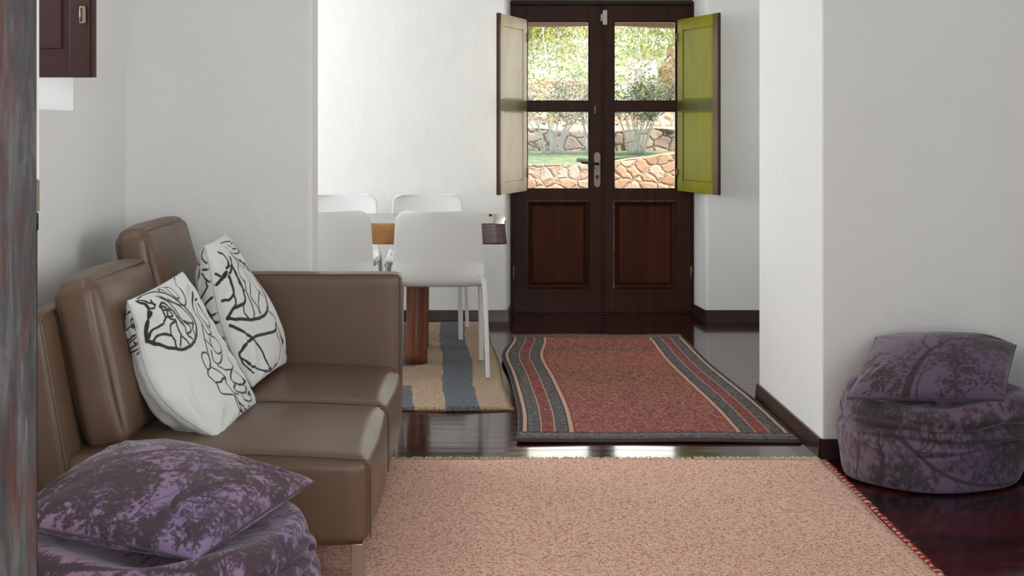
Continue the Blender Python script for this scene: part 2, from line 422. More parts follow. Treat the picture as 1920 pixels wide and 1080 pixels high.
        for (p, q) in ((z0, z0+.072), (z1-.075, z1)): sh.box(st-.002, w-st+.002, -T+.001, -.001, p, q, .0015)
        s = sh.xf(Mx).build('shutter', mat, root)
        MB().box(.004, w-.004, -T+.001, .0008, zm0-.006, zm1+.006, .0015).xf(Mx).build('middle_rail', rail, s)
        for (p, q) in ((z0+.072, zm0-.006), (zm1+.006, z1-.075)):
            pm = MB(); e = .006
            pm.box(st+e, w-st-e, -T+.004, -.003, p+e, q-e, .003); pm.box(st, w-st, -T+.009, -.010, p, q)
            pm.xf(Mx).build('shutter_panel', mat, s)
        ew = .028 if mat is CREAM else .066
        MB().box(w-ew, w, 0, .0012, z0, z1).xf(Mx).build('aged_stile', AGED, s)
        eb = MB().box(w, w+.004, -T-.001, .001, z0-.001, z1+.001, .001).box(w-.012, w, -T-.003, -T, z0, z1, .001)
        eb.xf(Mx).build('shutter_edge', DOORW, s)
        for zz in (z0+.12, z1-.12):
            h = MB().tube([(0, .004, zz-.03), (0, .004, zz+.03)], .005, 8).xf(Mx); h.build('hinge', BRASS, s)
    return root
def glass_mat():
    m = M('window_glass', 'ffffff', 0.0, Transmission_Weight=1.0, IOR=1.0)
    nt = m.nt; tr = nt.nodes.new('ShaderNodeBsdfTransparent'); gl = nt.nodes.new('ShaderNodeBsdfGlossy'); gl.inputs['Roughness'].default_value = .02
    fz = nt.nodes.new('ShaderNodeFresnel'); fz.inputs[0].default_value = 1.3
    mx = nt.nodes.new('ShaderNodeMixShader'); nt.links.new(fz.outputs[0], mx.inputs[0]); nt.links.new(tr.outputs[0], mx.inputs[1]); nt.links.new(gl.outputs[0], mx.inputs[2])
    nt.links.new(mx.outputs[0], nt.nodes['Material Output'].inputs[0]); return m
GLASS = glass_mat()
def worn_finish(name, c1, c2, c3):
    m = M(name, c1, .42); v = m.co('Object', (30, 30, 1.2)); n1 = m.noise(v, 1, 5, .6); n2 = m.noise(m.co('Object', (4, 4, 2)), 1, 4, .6)
    c = m.mix(n1, c1, c2); c = m.mix(m.math('MULTIPLY', m.math('GREATER_THAN', n2, .0), m.math('SUBTRACT', m.math('MULTIPLY', n2, 1.6), .62)), c, c3)
    m.color(c); m.bump(n1, .08, .003); return m
CREAM = worn_finish('cream_shutter', 'e8dec2', 'dbcfae', 'b8a67e'); LIME = worn_finish('lime_green_shutter_paint', '8b8a04', '7a7a03', '5f580e')  # pale cream tone on the left shutter, lime on the right
for w_ in (CREAM, LIME): w_.b.inputs['Specular IOR Level'].default_value = .08
RAILC = worn_finish('browned_cream_rail', '8a7b58', '6f6242', '4f4430'); RAILL = worn_finish('dark_olive_rail', '5f6414', '454818', '352c1c')
AGED = worn_finish('bare_aged_edge_wood', '6b5b45', '54462f', '3f3122')
for w_ in (RAILC, RAILL, AGED): w_.b.inputs['Specular IOR Level'].default_value = .1
D = door()
# alarm contact on the door head
t = tag(empty('door_sensor', (.81, DY, 0)), 'small white plastic alarm contact at the top of the double door', 'sensor')
def PX(px): return (px-AX)/276.1-.81
def PZ(py): return EYE-(py-AY)/276.1
WP = M('white_sensor_plastic', 'c9c7c4', .4)
MB().box(PX(1129.5), PX(1138), -.024, -.010, PZ(47), PZ(19.5), .003).build('sensor_body', WP, t)
MB().box(PX(1126), PX(1129.2), -.020, -.010, PZ(40), PZ(27), .002).build('sensor_magnet', WP, t)
MB().tube([(PX(1134), -.0262, PZ(34)), (PX(1134), -.0235, PZ(34))], .004, 10).build('screw', STEEL, t)

# ------------------------------------------------------------------ left window: niche, frame, opened shutter
w = struct(empty('window_1', (LX-.38, 3.64, 1.33)))
mb = MB()
for b in ((-.02, .03, -.53, -.47, .0, 1.16), (-.02, .03, .47, .53, .0, 1.16), (-.02, .03, -.53, .53, .0, .06), (-.02, .03, -.53, .53, 1.11, 1.16), (-.015, .025, -.03, .03, .0, 1.16)): mb.box(*b, .003)
mb.build('window_frame', SHUTW, w)
MB().box(0, .004, -.48, .48, .05, 1.12).build('glass_pane', GLASS, w)
sx0, sx1, sy, sz0, sz1 = .02, -1.257-(LX-.38), 3.95-3.64, 1.435-1.33, 1.12
T = .030
mb = MB(); st = .085
mb.box(sx0, sx0+st, sy, sy+T, sz0, sz1, .003); mb.box(sx1-.075, sx1, sy, sy+T, sz0, sz1, .003)
mb.box(sx0, sx1-.01, sy+.001, sy+T-.001, sz0, sz0+.068, .002); mb.box(sx0, sx1-.01, sy+.001, sy+T-.001, sz1-.07, sz1, .002)
sh = mb.build('window_shutter', SHUTW, w)
MB().box(sx0+st, sx1-.075, sy+.009, sy+.02, sz0+.068, sz1-.07).box(sx0+st+.012, sx1-.10, sy+.003, sy+.02, sz0+.092, sz1-.09, .003).build('shutter_panel', SHUTW, sh)
MB().box(sx1-.012, sx1-.008, sy-.003, sy, sz0, sz1, .001).box(sx1-.001, sx1+.004, sy-.001, sy+T+.001, sz0, sz1, .001).build('shutter_edge', DOORW, sh)
hz = EYE+(AY-28)*3.95/FPX-1.33
MB().box(sx1-.040, sx1-.020, sy-.006, sy, hz-.028, hz+.028, .002).tube([(sx1-.036, sy-.008, hz-.022), (sx1-.036, sy-.008, hz+.022)], .004, 8).build('shutter_catch', BRASS, sh)

# ------------------------------------------------------------------ foreground door post on the left
def worn():
    m = M('worn_red_and_grey_paint', '4a4645', .5); v = m.co('Object', (40, 40, 4.5)); v2 = m.co('Object', (150, 150, 14)); v3 = m.co('Object', (22, 22, 4.2))
    a = m.noise(v, 1, 6, .65, .5); b = m.noise(v2, 1, 5, .6); c3 = m.noise(v3, 1, 5, .6)
    c = m.ramp(a, [(.30, '2e2a2b'), (.48, '4b4747'), (.62, '6d6a69')])
    r = m.ramp(c3, [(.50, '000000'), (.66, 'ffffff')]); c = m.mix(r, c, m.ramp(b, [(.4, '4a2422'), (.65, '7a3a2c')]))
    s = m.ramp(b, [(.60, '000000'), (.75, 'ffffff')]); c = m.mix(m.math('MULTIPLY', s, .35), c, '9a9896')
    m.color(c); m.bump(m.math('ADD', a, b), .25, .002); return m
WORN = worn()
tr = struct(empty('trim_1', (-.568, 1.5, 0)))
def skew(x0, x1, y0, y1, z0, z1):                    # the post is turned: its side runs back to the left
    k = -.45
    return MB().prism([(x0+k*y0, y0), (x1+k*y0, y0), (x1+k*y1, y1), (x0+k*y1, y1)], z0, z1)
skew(-.0245, .0225, 0, .12, 0, H).build('door_post', WORN, tr)
skew(.0226, .0256, .0, .05, 1.215, H).build('lit_edge_strip', M('cream_lit_edge', 'e9e2d2', .5), tr)  # bright jamb edge, its lit look put into the cream colour
skew(.0226, .0236, .0, .05, 0, 1.16).build('dark_stop', DOORW, tr)
skew(.0226, .0262, .0, .04, 1.175, 1.212).build('strike_plate', BRASS, tr)
skew(.0226, .0250, .0, .04, 1.152, 1.172).build('latch_recess', M('black_recess', '141212', .6), tr)

# ------------------------------------------------------------------ rugs
def grid_xy(nx, ny, fn):
    u, v = np.meshgrid(np.linspace(0, 1, nx), np.linspace(0, 1, ny)); P = fn(u, v)
    idx = np.arange(nx*ny).reshape(ny, nx)
    F = np.stack([idx[:-1, :-1], idx[:-1, 1:], idx[1:, 1:], idx[1:, :-1]], -1).reshape(-1, 4)
    return P.reshape(-1, 3), F, u.ravel(), v.ravel()
def rug_body(name, nx, ny, fn, mat, parent, th):
    V, F, u, v = grid_xy(nx, ny, fn)
    o = mesh_obj(name, V, F, mat, parent, True)
    uv = o.data.uv_layers.new(name='rug'); li = np.empty(len(o.data.loops), np.int32); o.data.loops.foreach_get('vertex_index', li)
    uv.data.foreach_set('uv', np.stack([u[li], v[li]], -1).astype(np.float32).ravel())
    s = o.modifiers.new('thickness', 'SOLIDIFY'); s.thickness = th; s.offset = -1
    return o
def peach():
    m = M('speckled_peach_weave', 'd3a995', .95); v = m.co('Object', (1, 1, 1))
    n1 = m.n('ShaderNodeTexNoise', None, Vector=m.co('Object', (95, 125, 1)), Scale=1.0, Detail=1.5, Roughness=.5, Distortion=1.6).outputs[0]
    n2 = m.noise(m.co('Object', (115, 130, 1)), 1, 2, .6, .8); n3 = m.noise(v, 2.2, 2)
    f = m.ramp(n1, [(.53, '000000'), (.58, 'ffffff')])
    f2 = m.ramp(n2, [(.58, '000000'), (.64, 'ffffff')])
    c = m.mix(n3, 'eec9ae', 'e9c0ac'); c = m.mix(m.math('MULTIPLY', f, .75), c, 'a04a42'); c = m.mix(m.math('MULTIPLY', f2, .65), c, '74403a')
    m.color(c); m.bump(m.math('ADD', n1, m.math('MULTIPLY', n2, .5)), .5, .004); return m
t = tag(empty('area_rug', (.2, 3.4, 0)), 'large peach and red speckled woven rug in front of the sofa, fringed edges', 'rug')
RX0, RX1, RY0, RY1 = -.95, 1.285, 1.7, 4.66
def pf(u, v):
    x = RX0+(RX1-RX0)*u; y = RY0+(RY1-RY0)*v
    z = .011+.0015*np.sin(x*7+y*3)*np.sin(y*5)
    x = x+.006*np.sin(y*6)*(u > .9); y = y+.006*np.sin(x*9)*(v > .9)
    return np.stack([x-.2, y-3.4, z], -1)
rug_body('rug_weave', 90, 110, pf, peach(), t, .009)
rs = random.Random(4)
def strands(mb, pts_dirs, L, w, jitter=.4):
    for (p, d) in pts_dirs:
        d = Vector((d[0]+rs.uniform(-jitter, jitter), d[1]+rs.uniform(-jitter, jitter), 0)).normalized(); l = L*rs.uniform(.65, 1.15); s = Vector((-d.y, d.x, 0))*w
        a = Vector(p); z1 = rs.uniform(.002, .012)
        b = a+d*l*.55+Vector((0, 0, rs.uniform(-.001, .004))); c = a+d*l; c.z = z1
        up = Vector((0, 0, w*1.2))
        mb.add([a-s, a+s, b+s, b-s, c, a+up, b+up], [(0, 5, 6, 3), (5, 1, 2, 6), (3, 6, 4), (6, 2, 4), (0, 3, 4, 2, 1)])
fr = MB(); n = 900
strands(fr, [((RX0-.2+(RX1-RX0)*i/n, RY1-3.4+.003, .009), (0, 1)) for i in range(n)], .045, .0018)
tag(fr.build('end_fringe', M('beige_fringe', 'cdb59d', .95), t), 'beige fringe on the end facing the door', kind='stuff')
fr = MB(); n = 1500
strands(fr, [((RX1-.2+.002+rs.uniform(-.004, 0), RY0-3.4+(RY1-RY0)*i/n, .009), (1, 0)) for i in range(n) if math.sin(i*.35)+rs.uniform(-.5, .5) > -.55], .026, .0016, .35)
tag(fr.build('side_fringe', M('red_fringe', 'a5332b', .95), t), 'red fringe along the long side', kind='stuff')
fr = MB()
strands(fr, [((RX1-.2+.001, RY0-3.4+(RY1-RY0)*i/500, .011), (1, 0)) for i in range(500) if math.sin(i*1.05)+rs.uniform(-.5, .5) < -.35], .022, .0017, .3)
tag(fr.build('side_fringe', M('pale_fringe', 'd8b9a6', .95), t), 'pale threads between the red fringe', kind='stuff')

def persian():
    m = M('persian_rug_wool', '7d4a40', .95)
    t = m.n('ShaderNodeTexCoord'); sep = m.n('ShaderNodeSeparateXYZ', None, Vector=t.outputs['UV'])
    wob = m.math('MULTIPLY', m.math('SUBTRACT', m.noise(m.co('UV', (10, 34, 1)), 1, 2), .5), .006)
    U = m.math('ADD', sep.outputs[0], wob); V = m.math('ADD', sep.outputs[1], wob)
    du = m.math('MINIMUM', U, m.math('SUBTRACT', 1.0, U)); dv = m.math('MINIMUM', V, m.math('SUBTRACT', 1.0, V))
    zig = m.math('MULTIPLY', m.math('ABSOLUTE', m.math('SUBTRACT', m.math('FRACT', m.math('MULTIPLY', V, 60.0)), .5)), .35)
    r = m.math('FRACT', m.math('ADD', m.math('MULTIPLY', U, 44.0), zig)); boteh = m.noise(m.co('UV', (62, 120, 1)), 1, 1.5, .5, 2.2)
    fleck = m.ramp(boteh, [(.53, '000000'), (.59, 'ffffff')]); dark = m.ramp(m.noise(m.co('UV', (75, 150, 1)), 1, 1, .5, 1.2), [(.54, '000000'), (.60, 'ffffff')])
    abr = m.noise(m.co('UV', (.15, 9, 1)), 1, 3, .6)
    field = m.ramp(V, [(0.0, '8a363e'), (.25, '823238'), (.42, '783a28'), (.60, '803f24'), (.70, '98401f'), (.80, '6a2f22'), (.9, '8e3420'), (1.0, '863022')])
    field = m.mix(m.math('MULTIPLY', m.ramp(abr, [(.4, '000000'), (.6, 'ffffff')]), .35), field, '5b3c36')
    field = m.mix(m.math('MULTIPLY', dark, .75), field, '2c2024'); field = m.mix(m.math('MULTIPLY', fleck, .75), field, 'bb8262')
    tri = m.math('FRACT', m.math('MULTIPLY', V, 34.0)); ros = m.noise(m.co('UV', (60, 60, 1)), 1, 2, .5, 1.0)
    grey = m.mix(m.ramp(m.noise(m.co('UV', (40, 130, 1)), 1, 3, .6), [(.45, '000000'), (.62, 'ffffff')]), '56514f', '262427')
    grey = m.mix(m.math('MULTIPLY', m.ramp(m.noise(m.co('UV', (55, 200, 1)), 1, 2), [(.58, '000000'), (.66, 'ffffff')]), .5), grey, '9c8f88')
    red = m.mix(m.ramp(ros, [(.45, '000000'), (.55, 'ffffff')]), '8a3a32', '4c2428'); red = m.mix(m.math('MULTIPLY', m.ramp(ros, [(.60, '000000'), (.66, 'ffffff')]), .7), red, 'b97a5e')
    def stack(d, stops, sc):
        # stops: (start, kind); constant ramp chooses bands, textures mixed in by masks
        cols = {'k': '2c2627', 'p': 'b5917c', 'g': None, 'r': None, 'f': None, 'd': '7c2f30'}
        mg = m.ramp(d, [(p/sc, 'ffffff' if k == 'g' else '000000') for p, k in stops], 'CONSTANT')
        mr = m.ramp(d, [(p/sc, 'ffffff' if k == 'r' else '000000') for p, k in stops], 'CONSTANT')
        mf = m.ramp(d, [(p/sc, 'ffffff' if k == 'f' else '000000') for p, k in stops], 'CONSTANT')
        cs = m.ramp(d, [(p/sc, cols[k] or '000000') for p, k in stops], 'CONSTANT')
        return cs, mg, mr, mf
    # long sides: wide border; ends: narrow grey border
    d1 = m.math('MULTIPLY', du, 4.0)          # 0..2, .25 -> 1
    SU = [(0, 'k'), (.012, 'p'), (.026, 'k'), (.032, 'g'), (.078, 'p'), (.082, 'r'), (.128, 'p'), (.132, 'g'), (.178, 'k'), (.184, 'p'), (.200, 'd'), (.208, 'f')]
    cs, mg, mr, mf = stack(d1, SU, .25)
    side = m.mix(mg, cs, grey); side = m.mix(mr, side, red); side = m.mix(mf, side, field)
    d2 = m.math('MULTIPLY', dv, 10.0)
    cs2, mg2, mr2, mf2 = stack(d2, [(0, 'k'), (.006, 'g'), (.030, 'p'), (.032, 'g'), (.045, 'k'), (.048, 'f')], .1)
    end = m.mix(mg2, cs2, grey)
    c = m.mix(mf2, end, side)
    m.color(c); m.bump(m.noise(m.co('UV', (260, 500, 1)), 1, 2), .5, .003); return m
t = tag(empty('persian_rug', (.71, 6.2, 0)), 'worn red and grey persian rug lying before the double door', 'rug')
def pr(u, v):
    y = 4.94+2.51*v
    xl = .145+.030*v-.055*np.exp(-((v-.72)/.16)**2)+.012*np.sin(v*9)
    xr = 1.277-.094*v+.008*np.sin(v*8)
    x = xl+(xr-xl)*u; y = y+.01*np.sin(u*3.1)*(1-v)
    z = .0135+.012*np.exp(-((v-.68)/.3)**2)*np.exp(-u*9)+.002*np.sin(v*11+1)*np.exp(-u*7)+.002*np.sin(x*9)*np.sin(y*4)
    return np.stack([x-.71, y-6.2, z], -1)
rug_body('rug_pile', 160, 240, pr, persian(), t, .011)
sl = MB(); q = pr(np.zeros(60), np.linspace(0, 1, 60)); sl.tube([Vector(p)+Vector((-.003, 0, -.006)) for p in q], .0055, 8)
q = pr(np.ones(60), np.linspace(0, 1, 60)); sl.tube([Vector(p)+Vector((.003, 0, -.006)) for p in q], .0055, 8)
q = pr(np.linspace(0, 1, 60), np.zeros(60)); sl.tube([Vector(p)+Vector((0, -.004, -.006)) for p in q], .006, 8)
sl.build('rug_binding', M('dark_rug_binding', '4a4038', .9), t)
fr = MB(); q = pr(np.linspace(0, 1, 420), np.ones(420)); strands(fr, [(Vector(p)+Vector((0, -.002, -.010)), (0, 1)) for p in q], .012, .0014)
tag(fr.build('end_fringe', M('dull_fringe', '6b5648', .95), t), kind='stuff')

def striped():
    m = M('tan_and_blue_striped_wool', '9c8162', 1.0, Sheen_Weight=.1)
    t = m.n('ShaderNodeTexCoord'); sep = m.n('ShaderNodeSeparateXYZ', None, Vector=t.outputs['UV'])
    wv = m.math('MULTIPLY', m.math('SUBTRACT', m.noise(m.co('UV', (9, 16, 1)), 1, 4), .5), .018)
    U = m.math('ADD', sep.outputs[0], wv); V = sep.outputs[1]
    # stripes counted from the right edge
    st = m.ramp(U, [(0, '000000'), (.06, 'ffffff'), (.155, '000000'), (.245, 'ffffff'), (.34, '000000'), (.43, 'ffffff'), (.53, '000000'), (.62, 'ffffff'), (.725, '000000'), (.815, 'ffffff'), (.908, '000000')], 'CONSTANT')
    patch = m.math('MULTIPLY', m.math('MULTIPLY', m.math('GREATER_THAN', V, .19), m.math('LESS_THAN', V, .38)), m.math('LESS_THAN', U, .76))
    f = m.math('MULTIPLY', st, m.math('SUBTRACT', 1.0, patch))
    n = m.noise(m.co('Object', (85, 85, 1)), 1, 1.5, .5, .6); n2 = m.noise(m.co('Object', (40, 40, 1)), 1, 3)
    tan = m.mix(n2, m.ramp(n, [(.40, '715a42'), (.60, 'b59a78')]), '9d8264'); blue = m.ramp(n, [(.40, '2c3036'), (.60, '50565e')])
    m.color(m.mix(f, tan, blue)); m.bump(m.math('ADD', n, n2), 1.0, .008); return m
t = tag(empty('striped_rug', (-.6, 6.75, 0)), 'shaggy tan and grey blue striped wool rug under the dining table', 'rug')
def sf(u, v):
    y = 5.49+2.42*v; x = -1.50+(1.631)*u-.112*v+.006*np.sin(y*5)
    z = .017+.003*np.sin(x*13)*np.sin(y*11)
    e = np.minimum(np.minimum(u, 1-u)*1.6, np.minimum(v, 1-v)*2.4); z = z-.012*np.exp(-(e/.012)**2)
    return np.stack([x+.6, y+.01*np.sin(x*11)*(v < .02)-6.75, z], -1)
SR = striped(); rug_body('rug_pile', 200, 260, sf, SR, t, .014)
fz = MB(); q = sf(np.linspace(.5, 1, 700), np.zeros(700)); strands(fz, [(Vector(p)+Vector((0, .004, .0)), (0, -1)) for p in q], .012, .0014, .9)
q = sf(np.ones(700), np.linspace(0, 1, 700)); strands(fz, [(Vector(p)+Vector((-.004, 0, .0)), (1, 0)) for p in q], .012, .0014, .9)
tag(fz.build('rug_fuzz', M('tan_fuzz', '8f7658', 1), t), kind='stuff')

# ------------------------------------------------------------------ sofa
sofa = tag(empty('sofa', (-.76, 4.07, 0)), 'low two seat taupe leather sofa on steel legs against the left wall', 'sofa')
SO = Vector((-.76, 4.07, 0))
def put(v, o): return [Vector(p)+Vector(o)-SO for p in v]
seat_len = .63
for k, yc in enumerate((3.39+.335, 3.39+.335+.655)):
    v, f = soft_box(.86, .655, .245, .035, (.022, .006, .035), 30, .003, k)
    # crown falls away to the front edge
    vv = put(v, (-.32-.43, yc, .235))
    sc_ = MB().add(vv, f, True).build('seat_cushion', LEATHER, sofa)
    sd = MB(); hx = .43-.004
    for yy in (-.3275+.010,) if k == 0 else (-.3275+.008,):
        pts = [(-.32-.43+hx+.006+.006, yc+yy, .235+z) for z in np.linspace(-.10, .085, 12)]
        pts += [(-.32-.43+hx+.012-.012*s_, yc+yy, .235+.085+.030*s_) for s_ in (.3, .7, 1)]+[(-.32-.43+hx-x, yc+yy, .235+.115+.016*math.sin(min(1, x/.4)*PI*.5)) for x in np.linspace(.03, .70, 16)]
        sd.tube([Vector(p)-SO for p in pts], .0022, 6)
    sd.build('seam', SEAM, sc_)
# plinth, arm, back frame
MB().box(-1.17-SO.x, -.36-SO.x, 3.42-SO.y, 4.76-SO.y, .112, .16, .004).build('seat_base', M('black_sofa_base', '17130f', .6), sofa)
v, f = soft_box(.90, .115, .60, .016, (.004, .004, .002), 20, .001)
arm = MB().add(put(v, (-.320-.45+.006, 4.727, .412)), f, True).build('arm', LEATHER, sofa)
sm = MB(); x_ = -.320+.006-.004
sm.tube([Vector((x_+.002, 4.674, z))-SO for z in np.linspace(.13, .705, 12)], .0018, 6)
sm.tube([Vector((x, 4.674, .7105))-SO for x in np.linspace(-1.2, x_, 16)], .0010, 6); sm.build('seam', SEAM, arm)
# slanted back frame
bk = MB(); v, f = soft_box(.115, 1.36, .66, .03, (.006, .004, .004), 16, .001)
R = Matrix.Rotation(math.radians(-10), 3, 'Y')
bk.add(put([R @ p for p in v], (-1.215, 4.075, .428)), f, True); bko = bk.build('backrest', LEATHER, sofa)
sm = MB(); sm.tube([R @ Vector((.052, -.684, z))+Vector((-1.215, 4.075, .428))-SO for z in np.linspace(-.30, .31, 14)], .0022, 6); sm.build('seam', SEAM, bko)
for (x, y) in ((-.348, 3.40), (-.348, 4.70), (-1.12, 3.42), (-1.12, 4.70)):
    MB().box(x-.016-SO.x, x+.016-SO.x, y-.008-SO.y, y+.055-SO.y, .0138, .122, .0015).build('leg', STEEL, sofa)
# leather back cushions: boxed, leaning
def back_cushion(p_bot, p_top, length, thick, seed, tip=0.0):
    pb, pt = Vector(p_bot), Vector(p_top); up = pt-pb; hgt = up.length; up.normalize()
    ydir = Vector((0, 1, 0)); nrm = ydir.cross(up).normalized()       # +x-ish
    if nrm.x < 0: nrm = -nrm
    v, f = soft_box(thick, length, hgt, .034, (.035, .014, .022), 30, .007, seed)
    c = (pb+pt)/2+ydir*length/2-nrm*thick/2
    Mx = Matrix((nrm, ydir, up)).transposed()
    if tip: Mx = Matrix.Rotation(tip, 3, 'X') @ Mx
    o = MB().add([Mx @ p+c-SO for p in v], f, True).build('back_cushion', LEATHER, sofa)
    s = MB()
    loop = superloop(length-.018, hgt-.018, 0, .05, 8)
    for sx in (thick/2-.010, -thick/2+.010):
        pts = [(sx, a, b) for a, b, _ in loop]
        s.tube([Mx @ Vector(p)+c-SO for p in pts], .003, 6, closed=True)
    s.build('piping', SEAM, o); return o
back_cushion((-1.00, 3.47, .375), (-1.105, 3.47, .845), .60, .124, 1)
back_cushion((-1.00, 4.09, .375), (-1.125, 4.09, .935), .56, .115, 5)

# ------------------------------------------------------------------ printed pillows
def pillow_surface(A, B, C, D, n=220, front=.09, back=.09, pinch=.07, wr=1.0, seed=0, power=.42, warp=(0, 0, 0)):
    """front and back grids (n,n,3) of a stuffed pillow with corners A B C D"""
    A, B, C, D = [np.array(p, float) for p in (A, B, C, D)]
    t = np.linspace(0, 1, n)
    t = .45*t + .55*(.5-.5*np.cos(np.pi*t))
    u, v = np.meshgrid(t, t)                      # v rows, u cols
    au, av = 2*u-1, 2*v-1
    uu = .5+.5*au*(1-pinch*(1-av**2))
    vv = .5+.5*av*(1-pinch*(1-au**2))
    U, V = uu[..., None], vv[..., None]
    P = A*(1-U)*(1-V)+B*U*(1-V)+C*U*V+D*(1-U)*V
    P = P+np.array(warp)*(np.sin(np.pi*np.clip(v, 0, 1)**1.35)*(1-u)**1.5)[..., None]
    N = np.cross(D-A, B-A); N /= np.linalg.norm(N)
    h = (np.clip((1-au**2), 0, 1)**power)*(np.clip(1-av**2, 0, 1)**power)
    rs = np.random.RandomState(seed)
    w = np.zeros_like(u)
    for k in range(14):
        fx, fy = rs.uniform(-9, 9, 2); ph = rs.uniform(0, 6.28)
        w += np.sin(fx*u+fy*v+ph)/(1+.25*np.hypot(fx, fy))
    cr = np.zeros_like(u)                          # radial creases out of the corners
    for cu, cv in ((0, 0), (1, 0), (0, 1), (1, 1)):
        d = np.hypot(u-cu, v-cv); a = np.arctan2(v-cv, u-cu)
        ph = rs.uniform(0, 6.28)
        cr += np.sin(a*13+ph+2*np.sin(a*5))*np.exp(-((d-.22)/.13)**2)
    eg = np.sin(u*46+3*np.sin(v*7))*np.exp(-((1-np.abs(av))/.10)) + np.sin(v*46+3*np.sin(u*7))*np.exp(-((1-np.abs(au))/.10))
    env = np.clip((1-au**2)*(1-av**2)*6, 0, 1)
    d1 = (w*.004+cr*.0042)*wr*env + eg*.0022*wr*np.clip(h*2.2, 0, 1)
    w2 = np.roll(w[::-1], 31, 1)
    F = P+N*(h*front+d1)[..., None]
    K = P-N*(h*back+(w2*.004*env-cr*.004*env+eg*.002*np.clip(h*2.2, 0, 1))*wr)[..., None]
    return u, v, F, K

def cloth(t):
    """edge-to-edge position measured along the puffed-out cloth, 0..1"""
    q = .5-.5*np.cos(np.pi*np.linspace(0, 1, 400)); h = .085*(np.clip(1-(2*q-1)**2, 0, 1)**.42)
    s = np.concatenate([[0], np.cumsum(np.hypot(np.diff(q)*.42, np.diff(h)))])
    return np.interp(t, q, s/s[-1])

def closed_pillow(name, args, kw, n, mat, parent, pf, pb, seam_mat, r=.0028, seam=True):
    u, v, F, K = pillow_surface(*args, n=n, **kw)
    base_ = np.array(parent.location)
    idF = np.arange(n*n).reshape(n, n); idK = idF.copy(); inner = np.zeros((n, n), bool); inner[1:-1, 1:-1] = True
    idK[inner] = n*n+np.arange(inner.sum())
    V = np.vstack([F.reshape(-1, 3), K[inner]])-base_
    def q(i): return np.stack([i[:-1, :-1], i[:-1, 1:], i[1:, 1:], i[1:, :-1]], -1).reshape(-1, 4)
    Fc = np.vstack([q(idF)[:, ::-1], q(idK)])
    o = mesh_obj(name, V, Fc, mat, parent, True)
    cu, cv = cloth(u), cloth(v)
    paint(o, np.concatenate([pf(cu, cv).ravel(), pb(cu, cv)[inner]]))
    if seam:
        e = np.concatenate([F[0, :], F[1:, -1], F[-1, ::-1][1:], F[::-1, 0][1:-1]])[::2]-base_
        MB().tube([Vector(p) for p in e], r, 6, closed=True).build('piping', seam_mat, o)
    return o
